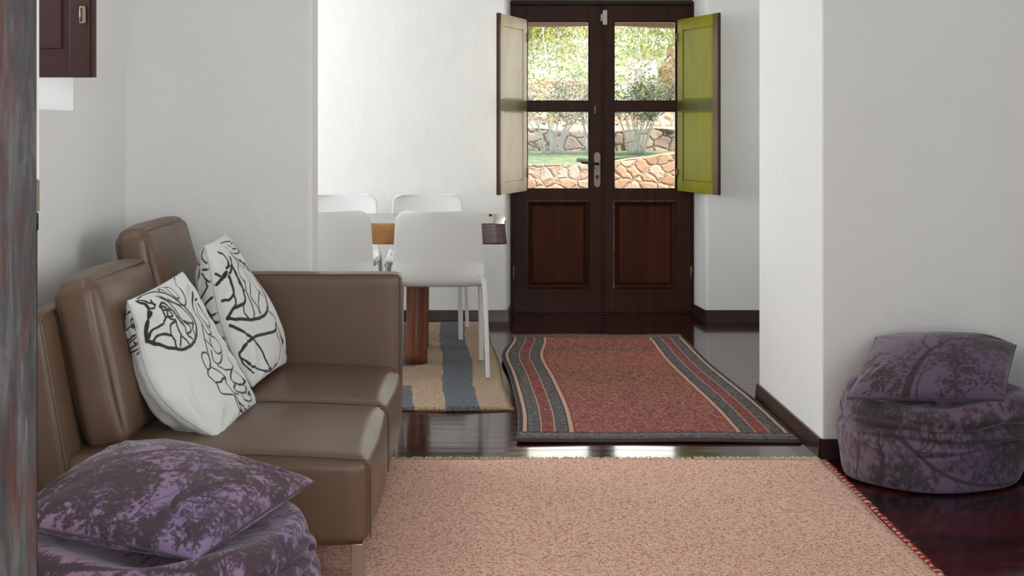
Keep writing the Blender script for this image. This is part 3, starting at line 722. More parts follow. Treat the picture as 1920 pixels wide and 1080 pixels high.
INK = {
    ('near', 'front'): [(1.3,[(0.056,0.324),(0.081,0.344),(0.1,0.364),(0.124,0.378),(0.154,0.398),(0.185,0.419),(0.219,0.433),(0.249,0.447),(0.279,0.461),(0.311,0.468),(0.344,0.468),(0.385,0.468),(0.419,0.461),(0.447,0.454),(0.475,0.44),(0.504,0.426),(0.525,0.405),(0.546,0.385),(0.56,0.358),(0.56,0.337),(0.56,0.318),(0.546,0.292),(0.532,0.267),(0.511,0.237),(0.489,0.213),(0.468,0.185),(0.44,0.159),(0.412,0.134),(0.398,0.114),(0.378,0.095),(0.344,0.076),(0.311,0.061),(0.279,0.05),(0.231,0.05),(0.202,0.044),(0.175,0.05),(0.139,0.056)]),(1.6,[(0.056,0.324),(0.061,0.305),(0.066,0.286),(0.071,0.267),(0.076,0.255),(0.081,0.237),(0.091,0.225),(0.114,0.208),(0.119,0.191),(0.124,0.175),(0.144,0.159),(0.144,0.139),(0.144,0.124),(0.134,0.11),(0.119,0.1),(0.105,0.081)]),(1,[(0.066,0.324),(0.076,0.311),(0.081,0.298),(0.086,0.292),(0.095,0.286),(0.11,0.286),(0.149,0.286),(0.159,0.286),(0.169,0.286),(0.18,0.286),(0.196,0.279),(0.237,0.267),(0.249,0.255),(0.249,0.237),(0.249,0.219),(0.249,0.208),(0.243,0.191),(0.237,0.185),(0.237,0.18),(0.249,0.185),(0.273,0.196),(0.286,0.208),(0.286,0.225),(0.273,0.249),(0.273,0.261),(0.279,0.273),(0.286,0.279),(0.298,0.286),(0.311,0.292),(0.324,0.298),(0.324,0.298),(0.311,0.305),(0.286,0.305),(0.261,0.311),(0.249,0.324),(0.237,0.344),(0.231,0.358),(0.237,0.371),(0.243,0.385),(0.255,0.405),(0.249,0.412),(0.249,0.426),(0.249,0.44)]),(1,[(0.091,0.344),(0.1,0.337),(0.105,0.331),(0.114,0.331),(0.154,0.331),(0.175,0.337),(0.191,0.344),(0.202,0.351),(0.213,0.358),(0.225,0.364)]),(1,[(0.324,0.298),(0.324,0.311),(0.318,0.324),(0.318,0.337),(0.318,0.358),(0.324,0.378),(0.324,0.392),(0.311,0.405),(0.298,0.426),(0.286,0.44)]),(0.9,[(0.324,0.392),(0.337,0.405),(0.344,0.412),(0.358,0.426),(0.364,0.433),(0.371,0.447),(0.378,0.454)]),(0.9,[(0.249,0.208),(0.279,0.219),(0.311,0.225),(0.337,0.237),(0.351,0.255),(0.351,0.267),(0.351,0.286),(0.364,0.305),(0.385,0.331),(0.398,0.351),(0.398,0.364),(0.392,0.385),(0.392,0.398),(0.398,0.412),(0.419,0.426),(0.433,0.44)]),(0.9,[(0.249,0.114),(0.267,0.129),(0.292,0.149),(0.318,0.164),(0.344,0.185),(0.358,0.213),(0.371,0.237),(0.378,0.261),(0.378,0.286),(0.392,0.305),(0.405,0.324),(0.433,0.331),(0.454,0.344),(0.482,0.351),(0.504,0.358),(0.525,0.358),(0.532,0.344),(0.532,0.331),(0.525,0.311),(0.511,0.292),(0.489,0.267),(0.468,0.243),(0.433,0.219),(0.392,0.191),(0.358,0.159)]),(0.9,[(0.191,0.119),(0.191,0.139),(0.196,0.159),(0.196,0.169),(0.185,0.175),(0.164,0.169),(0.149,0.164)]),(0.9,[(0.763,0.027),(0.727,0.05),(0.695,0.071),(0.682,0.091),(0.669,0.119),(0.656,0.144),(0.642,0.164),(0.629,0.185),(0.615,0.208),(0.602,0.219),(0.581,0.231),(0.56,0.243),(0.532,0.243),(0.504,0.237),(0.475,0.231),(0.447,0.219),(0.412,0.202),(0.378,0.191),(0.344,0.169),(0.311,0.149),(0.286,0.129),(0.292,0.11)]),(0.8,[(0.358,0.056),(0.358,0.071),(0.364,0.086),(0.378,0.091),(0.392,0.081),(0.405,0.066),(0.419,0.061),(0.419,0.071),(0.419,0.095),(0.426,0.114),(0.44,0.134),(0.461,0.154),(0.475,0.169),(0.489,0.185),(0.496,0.202),(0.496,0.208),(0.496,0.196),(0.489,0.175),(0.482,0.149),(0.482,0.129),(0.489,0.11),(0.489,0.091)]),(0.8,[(0.775,0.196),(0.727,0.225),(0.676,0.255),(0.636,0.286),(0.629,0.318),(0.642,0.344),(0.649,0.378),(0.629,0.405),(0.602,0.44),(0.581,0.468),(0.567,0.496),(0.553,0.525),(0.539,0.546),(0.525,0.574),(0.504,0.602),(0.482,0.615),(0.468,0.629),(0.447,0.629),(0.44,0.629),(0.433,0.615),(0.433,0.595),(0.44,0.574),(0.44,0.56),(0.454,0.546),(0.461,0.539),(0.482,0.532),(0.504,0.539),(0.518,0.539),(0.525,0.553),(0.525,0.567),(0.518,0.581),(0.511,0.595),(0.496,0.608),(0.482,0.615)]),(0.8,[(0.44,0.629),(0.426,0.636),(0.412,0.649),(0.405,0.663),(0.412,0.676),(0.419,0.695),(0.426,0.714),(0.419,0.733),(0.405,0.751),(0.398,0.775),(0.433,0.792),(0.482,0.809),(0.518,0.825),(0.525,0.841),(0.525,0.851),(0.518,0.866),(0.511,0.881),(0.511,0.905),(0.511,0.924),(0.525,0.939),(0.539,0.956),(0.539,0.964),(0.525,0.973),(0.496,0.973),(0.44,0.973)]),(0.8,[(0.809,0.243),(0.714,0.267),(0.695,0.292),(0.676,0.318),(0.682,0.344),(0.702,0.378),(0.721,0.398),(0.727,0.412),(0.739,0.419),(0.745,0.426),(0.763,0.419),(0.787,0.405),(0.798,0.392),(0.787,0.371),(0.775,0.351),(0.769,0.331),(0.769,0.311),(0.775,0.292),(0.781,0.273)]),(0.8,[(0.663,0.475),(0.656,0.489),(0.642,0.496),(0.636,0.511),(0.636,0.532),(0.636,0.553),(0.642,0.567),(0.663,0.581),(0.695,0.581),(0.721,0.581),(0.739,0.574),(0.763,0.553),(0.769,0.539),(0.769,0.518),(0.757,0.504),(0.745,0.489),(0.727,0.482),(0.708,0.475),(0.689,0.468)]),(0.8,[(0.482,0.615),(0.496,0.636),(0.518,0.649),(0.532,0.663),(0.546,0.676),(0.553,0.695),(0.56,0.708),(0.553,0.721),(0.539,0.727),(0.525,0.745),(0.525,0.763),(0.525,0.787),(0.525,0.804),(0.539,0.82),(0.553,0.825),(0.567,0.836)]),(0.8,[(0.595,0.546),(0.574,0.567),(0.56,0.588),(0.553,0.602),(0.56,0.615),(0.567,0.622),(0.581,0.629),(0.602,0.629),(0.622,0.629),(0.642,0.622),(0.669,0.615),(0.689,0.602),(0.714,0.595)]),(0.8,[(0.567,0.636),(0.581,0.649),(0.602,0.663),(0.615,0.676),(0.642,0.682),(0.676,0.689),(0.702,0.695),(0.721,0.695),(0.775,0.689),(0.798,0.682),(0.804,0.669),(0.792,0.649),(0.787,0.629)]),(1,[(0.702,0.695),(0.676,0.708),(0.642,0.721),(0.615,0.733),(0.608,0.745),(0.608,0.757),(0.622,0.769),(0.642,0.781),(0.663,0.792),(0.689,0.798),(0.708,0.804),(0.721,0.809),(0.787,0.798),(0.781,0.787),(0.775,0.775),(0.763,0.757),(0.757,0.745),(0.739,0.727),(0.727,0.714)]),(1,[(0.622,0.769),(0.602,0.781),(0.574,0.787),(0.567,0.798),(0.574,0.815),(0.595,0.825),(0.636,0.836),(0.676,0.846),(0.727,0.851),(0.733,0.846),(0.727,0.836),(0.727,0.825),(0.721,0.809)]),(1,[(0.636,0.836),(0.622,0.851),(0.615,0.871),(0.622,0.886),(0.636,0.895),(0.656,0.905),(0.689,0.914),(0.745,0.919),(0.763,0.914),(0.781,0.905),(0.798,0.89),(0.781,0.876),(0.763,0.861)]),(1,[(0.518,0.866),(0.525,0.886),(0.539,0.905),(0.574,0.929),(0.656,0.973),(0.656,0.973),(0.663,0.973),(0.751,1.0),(0.745,0.973),(0.676,0.934)]),(0.9,[(0.518,0.825),(0.496,0.856),(0.482,0.886),(0.489,0.914),(0.532,0.95),(0.602,0.973),(0.615,0.973)]),(0.9,[(0.504,0.924),(0.419,0.973)]),(1,[(0.095,0.071),(0.119,0.076),(0.139,0.081),(0.149,0.091),(0.159,0.105),(0.164,0.119),(0.169,0.129),(0.18,0.139),(0.191,0.149),(0.208,0.159)]),(0.9,[(0.0,0.159),(0.0,0.164),(0.0,0.169),(0.0,0.18),(0.0,0.191),(0.0,0.213),(0.0,0.231)]),(1,[(0.237,0.18),(0.249,0.175),(0.261,0.169),(0.273,0.169),(0.298,0.185),(0.318,0.213),(0.337,0.237),(0.351,0.267),(0.364,0.298),(0.371,0.324),(0.385,0.337),(0.392,0.344),(0.398,0.351)]),(0.9,[(0.249,0.255),(0.273,0.261),(0.298,0.267),(0.318,0.267),(0.318,0.255),(0.305,0.237),(0.298,0.219)]),(0.9,[(0.392,0.398),(0.412,0.398),(0.433,0.398),(0.454,0.392),(0.461,0.385),(0.461,0.371),(0.461,0.364),(0.447,0.351),(0.433,0.344),(0.412,0.331)]),(0.9,[(0.532,0.358),(0.518,0.364),(0.496,0.378),(0.482,0.392),(0.482,0.405),(0.482,0.419),(0.482,0.44)]),(0.8,[(0.447,0.05),(0.475,0.071),(0.525,0.086),(0.539,0.11),(0.546,0.134),(0.546,0.164),(0.539,0.185),(0.525,0.191),(0.504,0.185),(0.475,0.185)]),(1,[(0.086,0.292),(0.071,0.311)]),(0.8,[(0.649,0.378),(0.649,0.405),(0.656,0.433),(0.663,0.454),(0.682,0.461),(0.714,0.461),(0.733,0.454),(0.727,0.44),(0.714,0.426),(0.702,0.405)]),(0.8,[(0.581,0.468),(0.629,0.525)]),(0.9,[(0.56,0.708),(0.539,0.714),(0.511,0.714),(0.489,0.721),(0.468,0.721),(0.447,0.714),(0.426,0.714)])],
    ('near', 'back'): [(1.2,[(0.036,0.11),(0.0,0.129),(0.0,0.144),(0.0,0.154),(0.0,0.159),(0.0,0.164),(0.027,0.164),(0.027,0.18),(0.027,0.202),(0.0,0.231),(0.0,0.243),(0.0,0.255),(0.447,0.249)]),(1,[(0.036,0.249),(0.027,0.255),(0.0,0.267),(0.0,0.273),(0.433,0.261),(0.447,0.267),(0.454,0.279)]),(1.2,[(0.036,0.286),(0.027,0.298),(0.0,0.318),(0.0,0.318),(0.0,0.311),(0.44,0.279),(0.454,0.279),(0.433,0.292),(0.0,0.337),(0.027,0.358)]),(1,[(0.0,0.149),(0.0,0.164),(0.0,0.18),(0.0,0.196),(0.419,0.196),(0.44,0.219),(0.447,0.237)]),(1,[(0.0,0.071),(0.0,0.091),(0.0,0.11),(0.0,0.119),(0.0,0.119),(0.351,0.1),(0.358,0.095)])],
    ('far', 'front'): [(1.4,[(0.027,0.305),(0.044,0.298),(0.056,0.292),(0.066,0.286),(0.119,0.279),(0.124,0.261),(0.139,0.249),(0.185,0.231),(0.191,0.219),(0.191,0.202),(0.191,0.185),(0.185,0.169),(0.18,0.154),(0.175,0.139),(0.159,0.134),(0.149,0.124)]),(1.5,[(0.05,0.511),(0.076,0.496),(0.1,0.482),(0.124,0.468),(0.159,0.468),(0.202,0.468),(0.237,0.468),(0.261,0.461),(0.273,0.447),(0.279,0.433),(0.279,0.405),(0.286,0.378),(0.279,0.344),(0.267,0.318),(0.249,0.286),(0.237,0.255),(0.231,0.225),(0.243,0.202),(0.267,0.175)]),(1.4,[(0.05,0.511),(0.081,0.518),(0.11,0.532),(0.149,0.539),(0.202,0.553),(0.279,0.574),(0.337,0.581),(0.392,0.588),(0.433,0.588),(0.475,0.588),(0.504,0.581),(0.539,0.574),(0.56,0.56),(0.595,0.546),(0.622,0.518),(0.656,0.496),(0.682,0.468),(0.695,0.447),(0.714,0.426),(0.727,0.398),(0.727,0.364),(0.727,0.337),(0.727,0.305),(0.733,0.279),(0.656,0.249),(0.525,0.219),(0.44,0.191),(0.398,0.164)]),(1.2,[(0.044,0.405),(0.066,0.405),(0.086,0.412),(0.105,0.412),(0.129,0.405),(0.149,0.398),(0.159,0.392),(0.164,0.378),(0.164,0.358),(0.159,0.337),(0.154,0.324),(0.149,0.298),(0.144,0.279),(0.202,0.267),(0.208,0.249),(0.219,0.231),(0.237,0.213),(0.261,0.196),(0.305,0.18)]),(1.2,[(0.159,0.392),(0.159,0.405),(0.164,0.426),(0.159,0.44),(0.154,0.454),(0.139,0.461),(0.124,0.468)]),(1,[(0.237,0.468),(0.231,0.482),(0.225,0.496),(0.219,0.511),(0.225,0.525),(0.243,0.546),(0.255,0.56)]),(1,[(0.364,0.344),(0.344,0.364),(0.331,0.385),(0.318,0.405),(0.324,0.426),(0.331,0.454),(0.337,0.475),(0.344,0.496),(0.344,0.511),(0.344,0.532),(0.344,0.546),(0.331,0.56),(0.324,0.574)]),(0.9,[(0.461,0.371),(0.412,0.398),(0.378,0.426),(0.364,0.447),(0.378,0.475),(0.398,0.496),(0.412,0.518),(0.419,0.532),(0.419,0.546),(0.419,0.56)]),(0.8,[(0.595,0.447),(0.532,0.461),(0.489,0.482),(0.454,0.496),(0.44,0.518),(0.433,0.539),(0.433,0.567)]),(0.8,[(0.56,0.44),(0.622,0.489)]),(0.8,[(0.398,0.164),(0.412,0.196),(0.468,0.231),(0.525,0.261),(0.615,0.286),(0.708,0.311),(0.727,0.337),(0.733,0.364),(0.757,0.398),(0.751,0.419),(0.751,0.433),(0.727,0.433),(0.721,0.433),(0.714,0.419),(0.714,0.405),(0.702,0.385)]),(1.4,[(0.05,0.553),(0.076,0.567),(0.114,0.588),(0.139,0.608),(0.175,0.636),(0.208,0.656),(0.225,0.682),(0.255,0.708),(0.292,0.739),(0.311,0.769),(0.324,0.798),(0.324,0.831),(0.324,0.851),(0.318,0.871),(0.331,0.886),(0.398,0.914)]),(1.3,[(0.622,0.663),(0.602,0.676),(0.595,0.695),(0.567,0.702),(0.518,0.702),(0.461,0.695),(0.398,0.689),(0.351,0.682),(0.292,0.676),(0.231,0.676),(0.191,0.682),(0.124,0.689),(0.1,0.702),(0.081,0.714),(0.05,0.721),(0.044,0.739),(0.044,0.751),(0.056,0.763),(0.071,0.781),(0.081,0.804),(0.114,0.831),(0.175,0.856),(0.219,0.881),(0.261,0.905),(0.378,0.929),(0.426,0.929),(0.511,0.919),(0.553,0.905)]),(0.9,[(0.447,0.231),(0.378,0.249),(0.331,0.267),(0.311,0.292),(0.311,0.311),(0.331,0.337),(0.344,0.358)]),(0.8,[(0.553,0.56),(0.581,0.588),(0.615,0.608),(0.636,0.636),(0.622,0.663),(0.595,0.682),(0.581,0.708),(0.595,0.739),(0.622,0.769),(0.636,0.804),(0.622,0.831),(0.608,0.861),(0.615,0.895)]),(0.8,[(0.331,0.071),(0.553,0.076),(0.682,0.091),(0.769,0.105),(0.836,0.129),(0.866,0.154),(0.846,0.18),(0.831,0.202),(0.809,0.225),(0.792,0.249),(0.781,0.267),(0.769,0.292),(0.763,0.311)]),(0.8,[(0.392,0.11),(0.426,0.139),(0.525,0.169),(0.721,0.191),(0.733,0.196),(0.831,0.191),(0.846,0.18),(0.781,0.164),(0.676,0.139),(0.629,0.119)]),(1,[(0.622,0.669),(0.636,0.702),(0.649,0.733),(0.669,0.763),(0.721,0.804),(0.689,0.841),(0.721,0.876)]),(1.1,[(0.208,0.231),(0.225,0.249),(0.249,0.267),(0.261,0.286),(0.261,0.305),(0.261,0.324),(0.261,0.344),(0.273,0.364),(0.286,0.385),(0.298,0.398)]),(0.9,[(0.518,0.305),(0.525,0.331),(0.532,0.358),(0.539,0.385),(0.546,0.405),(0.553,0.426),(0.56,0.44)]),(0.9,[(0.392,0.208),(0.412,0.237),(0.454,0.273),(0.468,0.298),(0.468,0.324),(0.461,0.351),(0.461,0.371)]),(1,[(0.433,0.119),(0.433,0.139),(0.426,0.159),(0.433,0.18),(0.504,0.208),(0.663,0.237),(0.751,0.267)]),(0.9,[(0.721,0.433),(0.695,0.496)]),(1.1,[(0.036,0.243),(0.056,0.255),(0.071,0.267),(0.114,0.273),(0.119,0.267),(0.124,0.261),(0.134,0.255)]),(1,[(0.044,0.739),(0.044,0.757),(0.036,0.781),(0.044,0.804),(0.056,0.82),(0.071,0.841),(0.091,0.866)])],
    ('far', 'back'): [(1.3,[(0.027,0.05),(0.036,0.081),(0.056,0.1),(0.056,0.124),(0.036,0.149),(0.0,0.18),(0.0,0.185),(0.0,0.169),(0.0,0.129),(0.0,0.091)]),(1.3,[(0.056,0.196),(0.0,0.208)]),(1.3,[(0.066,0.219),(0.056,0.231),(0.05,0.249),(0.036,0.261),(0.027,0.273),(0.0,0.286),(0.0,0.298)]),(1.3,[(0.036,0.261),(0.044,0.279),(0.036,0.298),(0.044,0.311),(0.056,0.324),(0.071,0.337),(0.091,0.351)]),(1.5,[(0.0,0.305),(0.0,0.318),(0.0,0.337),(0.0,0.358),(0.027,0.371),(0.056,0.385),(0.071,0.398),(0.066,0.419),(0.056,0.433),(0.05,0.447),(0.044,0.468),(0.044,0.496),(0.027,0.511),(0.0,0.518),(0.0,0.511),(0.714,0.546)]),(1.3,[(0.0,0.371),(0.0,0.385),(0.0,0.398),(0.0,0.412),(0.0,0.44),(0.0,0.461),(0.721,0.532)]),(1.5,[(0.056,0.553),(0.708,0.56)]),(1.5,[(0.05,0.595),(0.702,0.574)]),(1.5,[(0.056,0.642),(0.027,0.622),(0.0,0.608),(0.682,0.642),(0.682,0.656),(0.669,0.676),(0.642,0.695),(0.0,0.663),(0.0,0.663),(0.0,0.669),(0.027,0.689),(0.027,0.702),(0.036,0.714),(0.036,0.727),(0.027,0.739),(0.027,0.751),(0.0,0.751),(0.0,0.745),(0.0,0.745)]),(1,[(0.105,0.134),(0.105,0.159),(0.086,0.18),(0.081,0.202),(0.086,0.219),(0.091,0.231),(0.1,0.243)])],
}

def ink_raster(strokes, w=5.0, N=900):
    r = Raster(N, N)
    for wt, pts in strokes:
        p = np.array(pts)*N
        k = max(2, len(p)); q = crspline(p, 2) if len(p) > 4 else p
        for a, b in zip(q, q[1:]):
            r.line(a, b, w*wt, w*wt)
    return r
def cotton():
    m = M('white_cotton_with_black_line_print', 'd8d8d4', .85, Sheen_Weight=.2)
    a = m.n('ShaderNodeAttribute', {'attribute_name': 'print'}).outputs['Fac']
    m.color(m.mix(a, 'd6d7d4', '2c2825')); w = m.noise(m.co('Object'), 300, 2); w2 = m.noise(m.co('Object'), 12, 4)
    m.bump(m.math('ADD', m.math('MULTIPLY', w, .2), m.math('MULTIPLY', w2, .9)), .25, .006); return m
COT = cotton(); COTS = M('white_cotton_seam', 'c4c4c0', .85)
NEAR = (((-1.028, 3.55, 0.771), (-0.967, 3.95, 0.807), (-0.729, 3.94, 0.39), (-0.763, 3.54, 0.375)), {'front': 0.06, 'back': 0.115, 'pinch': 0.02, 'seed': 3, 'wr': 1.7, 'warp': (-0.075, 0, -0.02)})
FAR = (((-0.93, 4.1, 0.878), (-0.945, 4.47, 0.885), (-0.723, 4.5, 0.41), (-0.775, 4.13, 0.4)), {'front': 0.08, 'back': 0.11, 'pinch': 0.02, 'seed': 5, 'wr': 1.7, 'warp': (-0.03, 0, -0.01)})

for key, (a4, kw), lab in (('near', NEAR, 'white throw pillow with black line drawing, the lower one nearer the purple pouf'), ('far', FAR, 'white throw pillow with black line drawing, the far one beside the sofa arm')):
    t = tag(empty('throw_pillow', a4[3]), lab, 'pillow', 'line print pillows on the sofa')
    rf, rb = ink_raster(INK[key, 'front'], 6.5), ink_raster(INK[key, 'back'], 4.5)
    closed_pillow('pillow_cover', a4, kw, 330, COT, t, lambda u, v: rf.sample(u, v), lambda u, v: rb.sample(u, v), COTS, .0022)

# ------------------------------------------------------------------ purple poufs with tree print
def tree_raster(w, h, seed, limbs, clumps=(), leaf_r=4.0, sprays=.30, n_clump=26):
    """limbs: (points in 0..1, radius px, twig count); clumps: (x, y, sx, sy) leafy clouds"""
    r = Raster(w, h); rnd = random.Random(seed)
    def spray(x, y, a, L, sz=1.0):
        n = max(3, int(L/(leaf_r*1.5)))
        r.line((x, y), (x+math.cos(a)*L, y+math.sin(a)*L), .9, .5)
        for i in range(1, n+1):
            t = i/n; px, py = x+math.cos(a)*L*t, y+math.sin(a)*L*t
            for sgn in (-1, 1):
                b = a+sgn*rnd.uniform(.6, 1.0); l = leaf_r*rnd.uniform(.7, 1.25)*sz
                r.blob(px+math.cos(b)*l, py+math.sin(b)*l, l, l*.34, b)
    def twig(x, y, a, L, rad, depth):
        n = max(4, int(L/14)); a0 = a
        for i in range(n):
            a = a+rnd.gauss(0, .22)+(a0-a)*.2; nx, ny = x+math.cos(a)*L/n, y+math.sin(a)*L/n
            r1 = rad*(1-.6*i/n); r.line((x, y), (nx, ny), r1, rad*(1-.6*(i+1)/n)); x, y = nx, ny
            if depth > 0 and i > 0 and rnd.random() < .34: twig(x, y, a+rnd.choice((-1, 1))*rnd.uniform(.45, 1.1), L*rnd.uniform(.3, .55), max(.7, r1*.6), depth-1)
            if rnd.random() < sprays: spray(x, y, a+rnd.choice((-1, 1))*rnd.uniform(.3, 1.2), leaf_r*rnd.uniform(3, 6))
        spray(x, y, a, leaf_r*rnd.uniform(3, 6))
    for pts, rad, tw in limbs:
        p = crspline([(a*w, b*h) for a, b in pts], 8); n = len(p)
        for i in range(n-1):
            k = 1+.10*math.sin(i*1.7); r.line(p[i], p[i+1], rad*(1-.7*i/n)*k, rad*(1-.7*(i+1)/n))
        for t in range(tw):
            i = rnd.randint(n//5, n-2); d = p[i+1]-p[i]; a = math.atan2(d[1], d[0])+rnd.choice((-1, 1))*rnd.uniform(.35, 1.0)
            twig(p[i][0], p[i][1], a, rnd.uniform(.08, .24)*min(w, h)*1.2, max(1.1, rad*(1-.7*i/n)*.42), 2)
    for (cx, cy, sx, sy) in clumps:
        for i in range(n_clump):
            x, y = rnd.gauss(cx, sx)*w, rnd.gauss(cy, sy)*h
            spray(x, y, rnd.uniform(0, 6.28), leaf_r*rnd.uniform(3, 7), 1.15)
            for k in range(3): spray(x+rnd.gauss(0, leaf_r*3), y+rnd.gauss(0, leaf_r*3), rnd.uniform(0, 6.28), leaf_r*rnd.uniform(2, 4), 1.3)
    return r
# right pouf side (u around, front centred; v from underside centre to the top centre)
def print_right_pouf():
    return tree_raster(1800, 620, 11, [
        ([(.36, .60), (.42, .52), (.47, .42), (.53, .36), (.62, .34), (.72, .37)], 7, 14), ([(.60, .33), (.57, .42), (.55, .55), (.56, .64)], 3.5, 6),
        ([(.36, .34), (.38, .45), (.37, .55), (.40, .66)], 9, 8), ([(.30, .33), (.33, .5), (.31, .62)], 5, 6), ([(.46, .34), (.42, .44), (.40, .52)], 4, 6), ([(.66, .34), (.64, .5), (.67, .62)], 3, 7),
        ([(.15, .3), (.18, .5), (.14, .7)], 8, 8), ([(.85, .3), (.82, .5), (.86, .7)], 8, 8)],
        [(.63, .50, .03, .05), (.50, .60, .08, .025), (.66, .58, .04, .04), (.41, .38, .03, .03), (.37, .62, .03, .02), (.2, .5, .05, .08), (.8, .5, .05, .08)], 4.2)
def print_left_pouf():
    return tree_raster(1800, 620, 23, [
        ([(.34, .60), (.42, .66), (.5, .70), (.56, .66), (.64, .70)], 8, 12), ([(.58, .34), (.60, .5), (.57, .66)], 14, 9), ([(.52, .5), (.58, .56), (.66, .6)], 6, 9),
        ([(.25, .35), (.3, .5), (.27, .7)], 8, 8), ([(.75, .35), (.7, .5), (.74, .7)], 8, 8)],
        [(.58, .48, .04, .06), (.48, .58, .04, .03), (.64, .62, .03, .03), (.3, .5, .04, .07), (.75, .55, .04, .07), (.38, .62, .03, .02)], 4.6)
# pillow prints: u to the right, v downwards
def print_right_pillow():
    return tree_raster(1000, 900, 5, [
        ([(.385, 1.0), (.40, .80), (.455, .60), (.52, .50)], 24, 3), ([(.46, .60), (.40, .48), (.41, .30), (.50, .14), (.62, .10), (.72, .12)], 10, 7),
        ([(.47, .57), (.56, .42), (.68, .36), (.82, .30), (.95, .33)], 10, 10), ([(.50, .54), (.60, .30), (.72, .20), (.90, .16)], 9, 9), ([(.60, .72), (.64, .50), (.66, .30), (.70, .16)], 5, 7),
        ([(.54, .50), (.68, .50), (.80, .44)], 5, 6), ([(.37, .78), (.30, .68), (.24, .60)], 4, 4), ([(.45, 1), (.44, .9), (.46, .72)], 6, 3)],
        [(.80, .70, .09, .06), (.66, .78, .05, .05), (.88, .84, .08, .07), (.62, .92, .05, .05), (.20, .80, .09, .04), (.28, .90, .06, .03), (.10, .62, .03, .05), (.80, .22, .08, .04)], 5.0, n_clump=24)
def print_left_pillow():
    return tree_raster(1100, 1000, 31, [
        ([(.20, 1.0), (.26, .84), (.36, .70), (.50, .58), (.62, .52)], 12, 9), ([(.56, .62), (.60, .78), (.58, .95)], 5, 6),
        ([(.05, .75), (.25, .52), (.45, .36), (.62, .27), (.85, .25)], 16, 9), ([(.70, 1.0), (.70, .82), (.74, .62), (.82, .46), (.98, .36)], 21, 10),
        ([(.10, .95), (.15, .74), (.26, .55), (.40, .40)], 22, 6), ([(.36, .62), (.42, .48), (.50, .40), (.66, .34), (.86, .22)], 7, 10),
        ([(.70, .52), (.78, .62), (.84, .74)], 5, 5), ([(.55, .30), (.70, .20), (.88, .12)], 8, 8), ([(.60, .80), (.66, .70), (.70, .55)], 3, 4)],
        [(.10, .40, .09, .10), (.14, .18, .10, .07), (.22, .30, .08, .08), (.90, .28, .04, .08), (.70, .90, .025, .04), (.86, .86, .03, .05), (.05, .75, .05, .10), (.30, .16, .08, .05), (.50, .66, .03, .05), (.78, .42, .05, .03), (.10, .72, .07, .06), (.22, .86, .06, .05), (.32, .70, .05, .06), (.06, .92, .06, .05), (.38, .56, .05, .05), (.25, .55, .08, .06), (.18, .66, .08, .08), (.40, .92, .07, .04), (.30, .84, .06, .05), (.50, .80, .05, .05), (.44, .70, .04, .05), (.58, .94, .05, .03)], 5.6, n_clump=34)
def velvet(name, light, light2, dark):
    m = M(name, light, .8, Sheen_Weight=.22, Sheen_Roughness=.4)
    a = m.n('ShaderNodeAttribute', {'attribute_name': 'print'}).outputs['Fac']
    n = m.noise(m.co('Object'), 2.6, 2); c = m.mix(m.ramp(n, [(.35, '000000'), (.65, 'ffffff')]), light, light2)
    m.color(m.mix(m.math('MULTIPLY', a, .93), c, dark)); n2 = m.noise(m.co('Object'), 10, 5); m.bump(n2, .35, .012); return m
VEL = velvet('mauve_velvet_with_tree_print', '94758a', '867096', '3b2d30')
VEL2 = velvet('plum_shaded_velvet_with_tree_print', '6c5865', '5f4c68', '352b2e')  # darker velvet for the right pouf, corner shade partly in its colour
PIPE = M('grey_mauve_piping', '8c8390', .8); PIPE2 = M('dark_mauve_piping', '4c434c', .8)

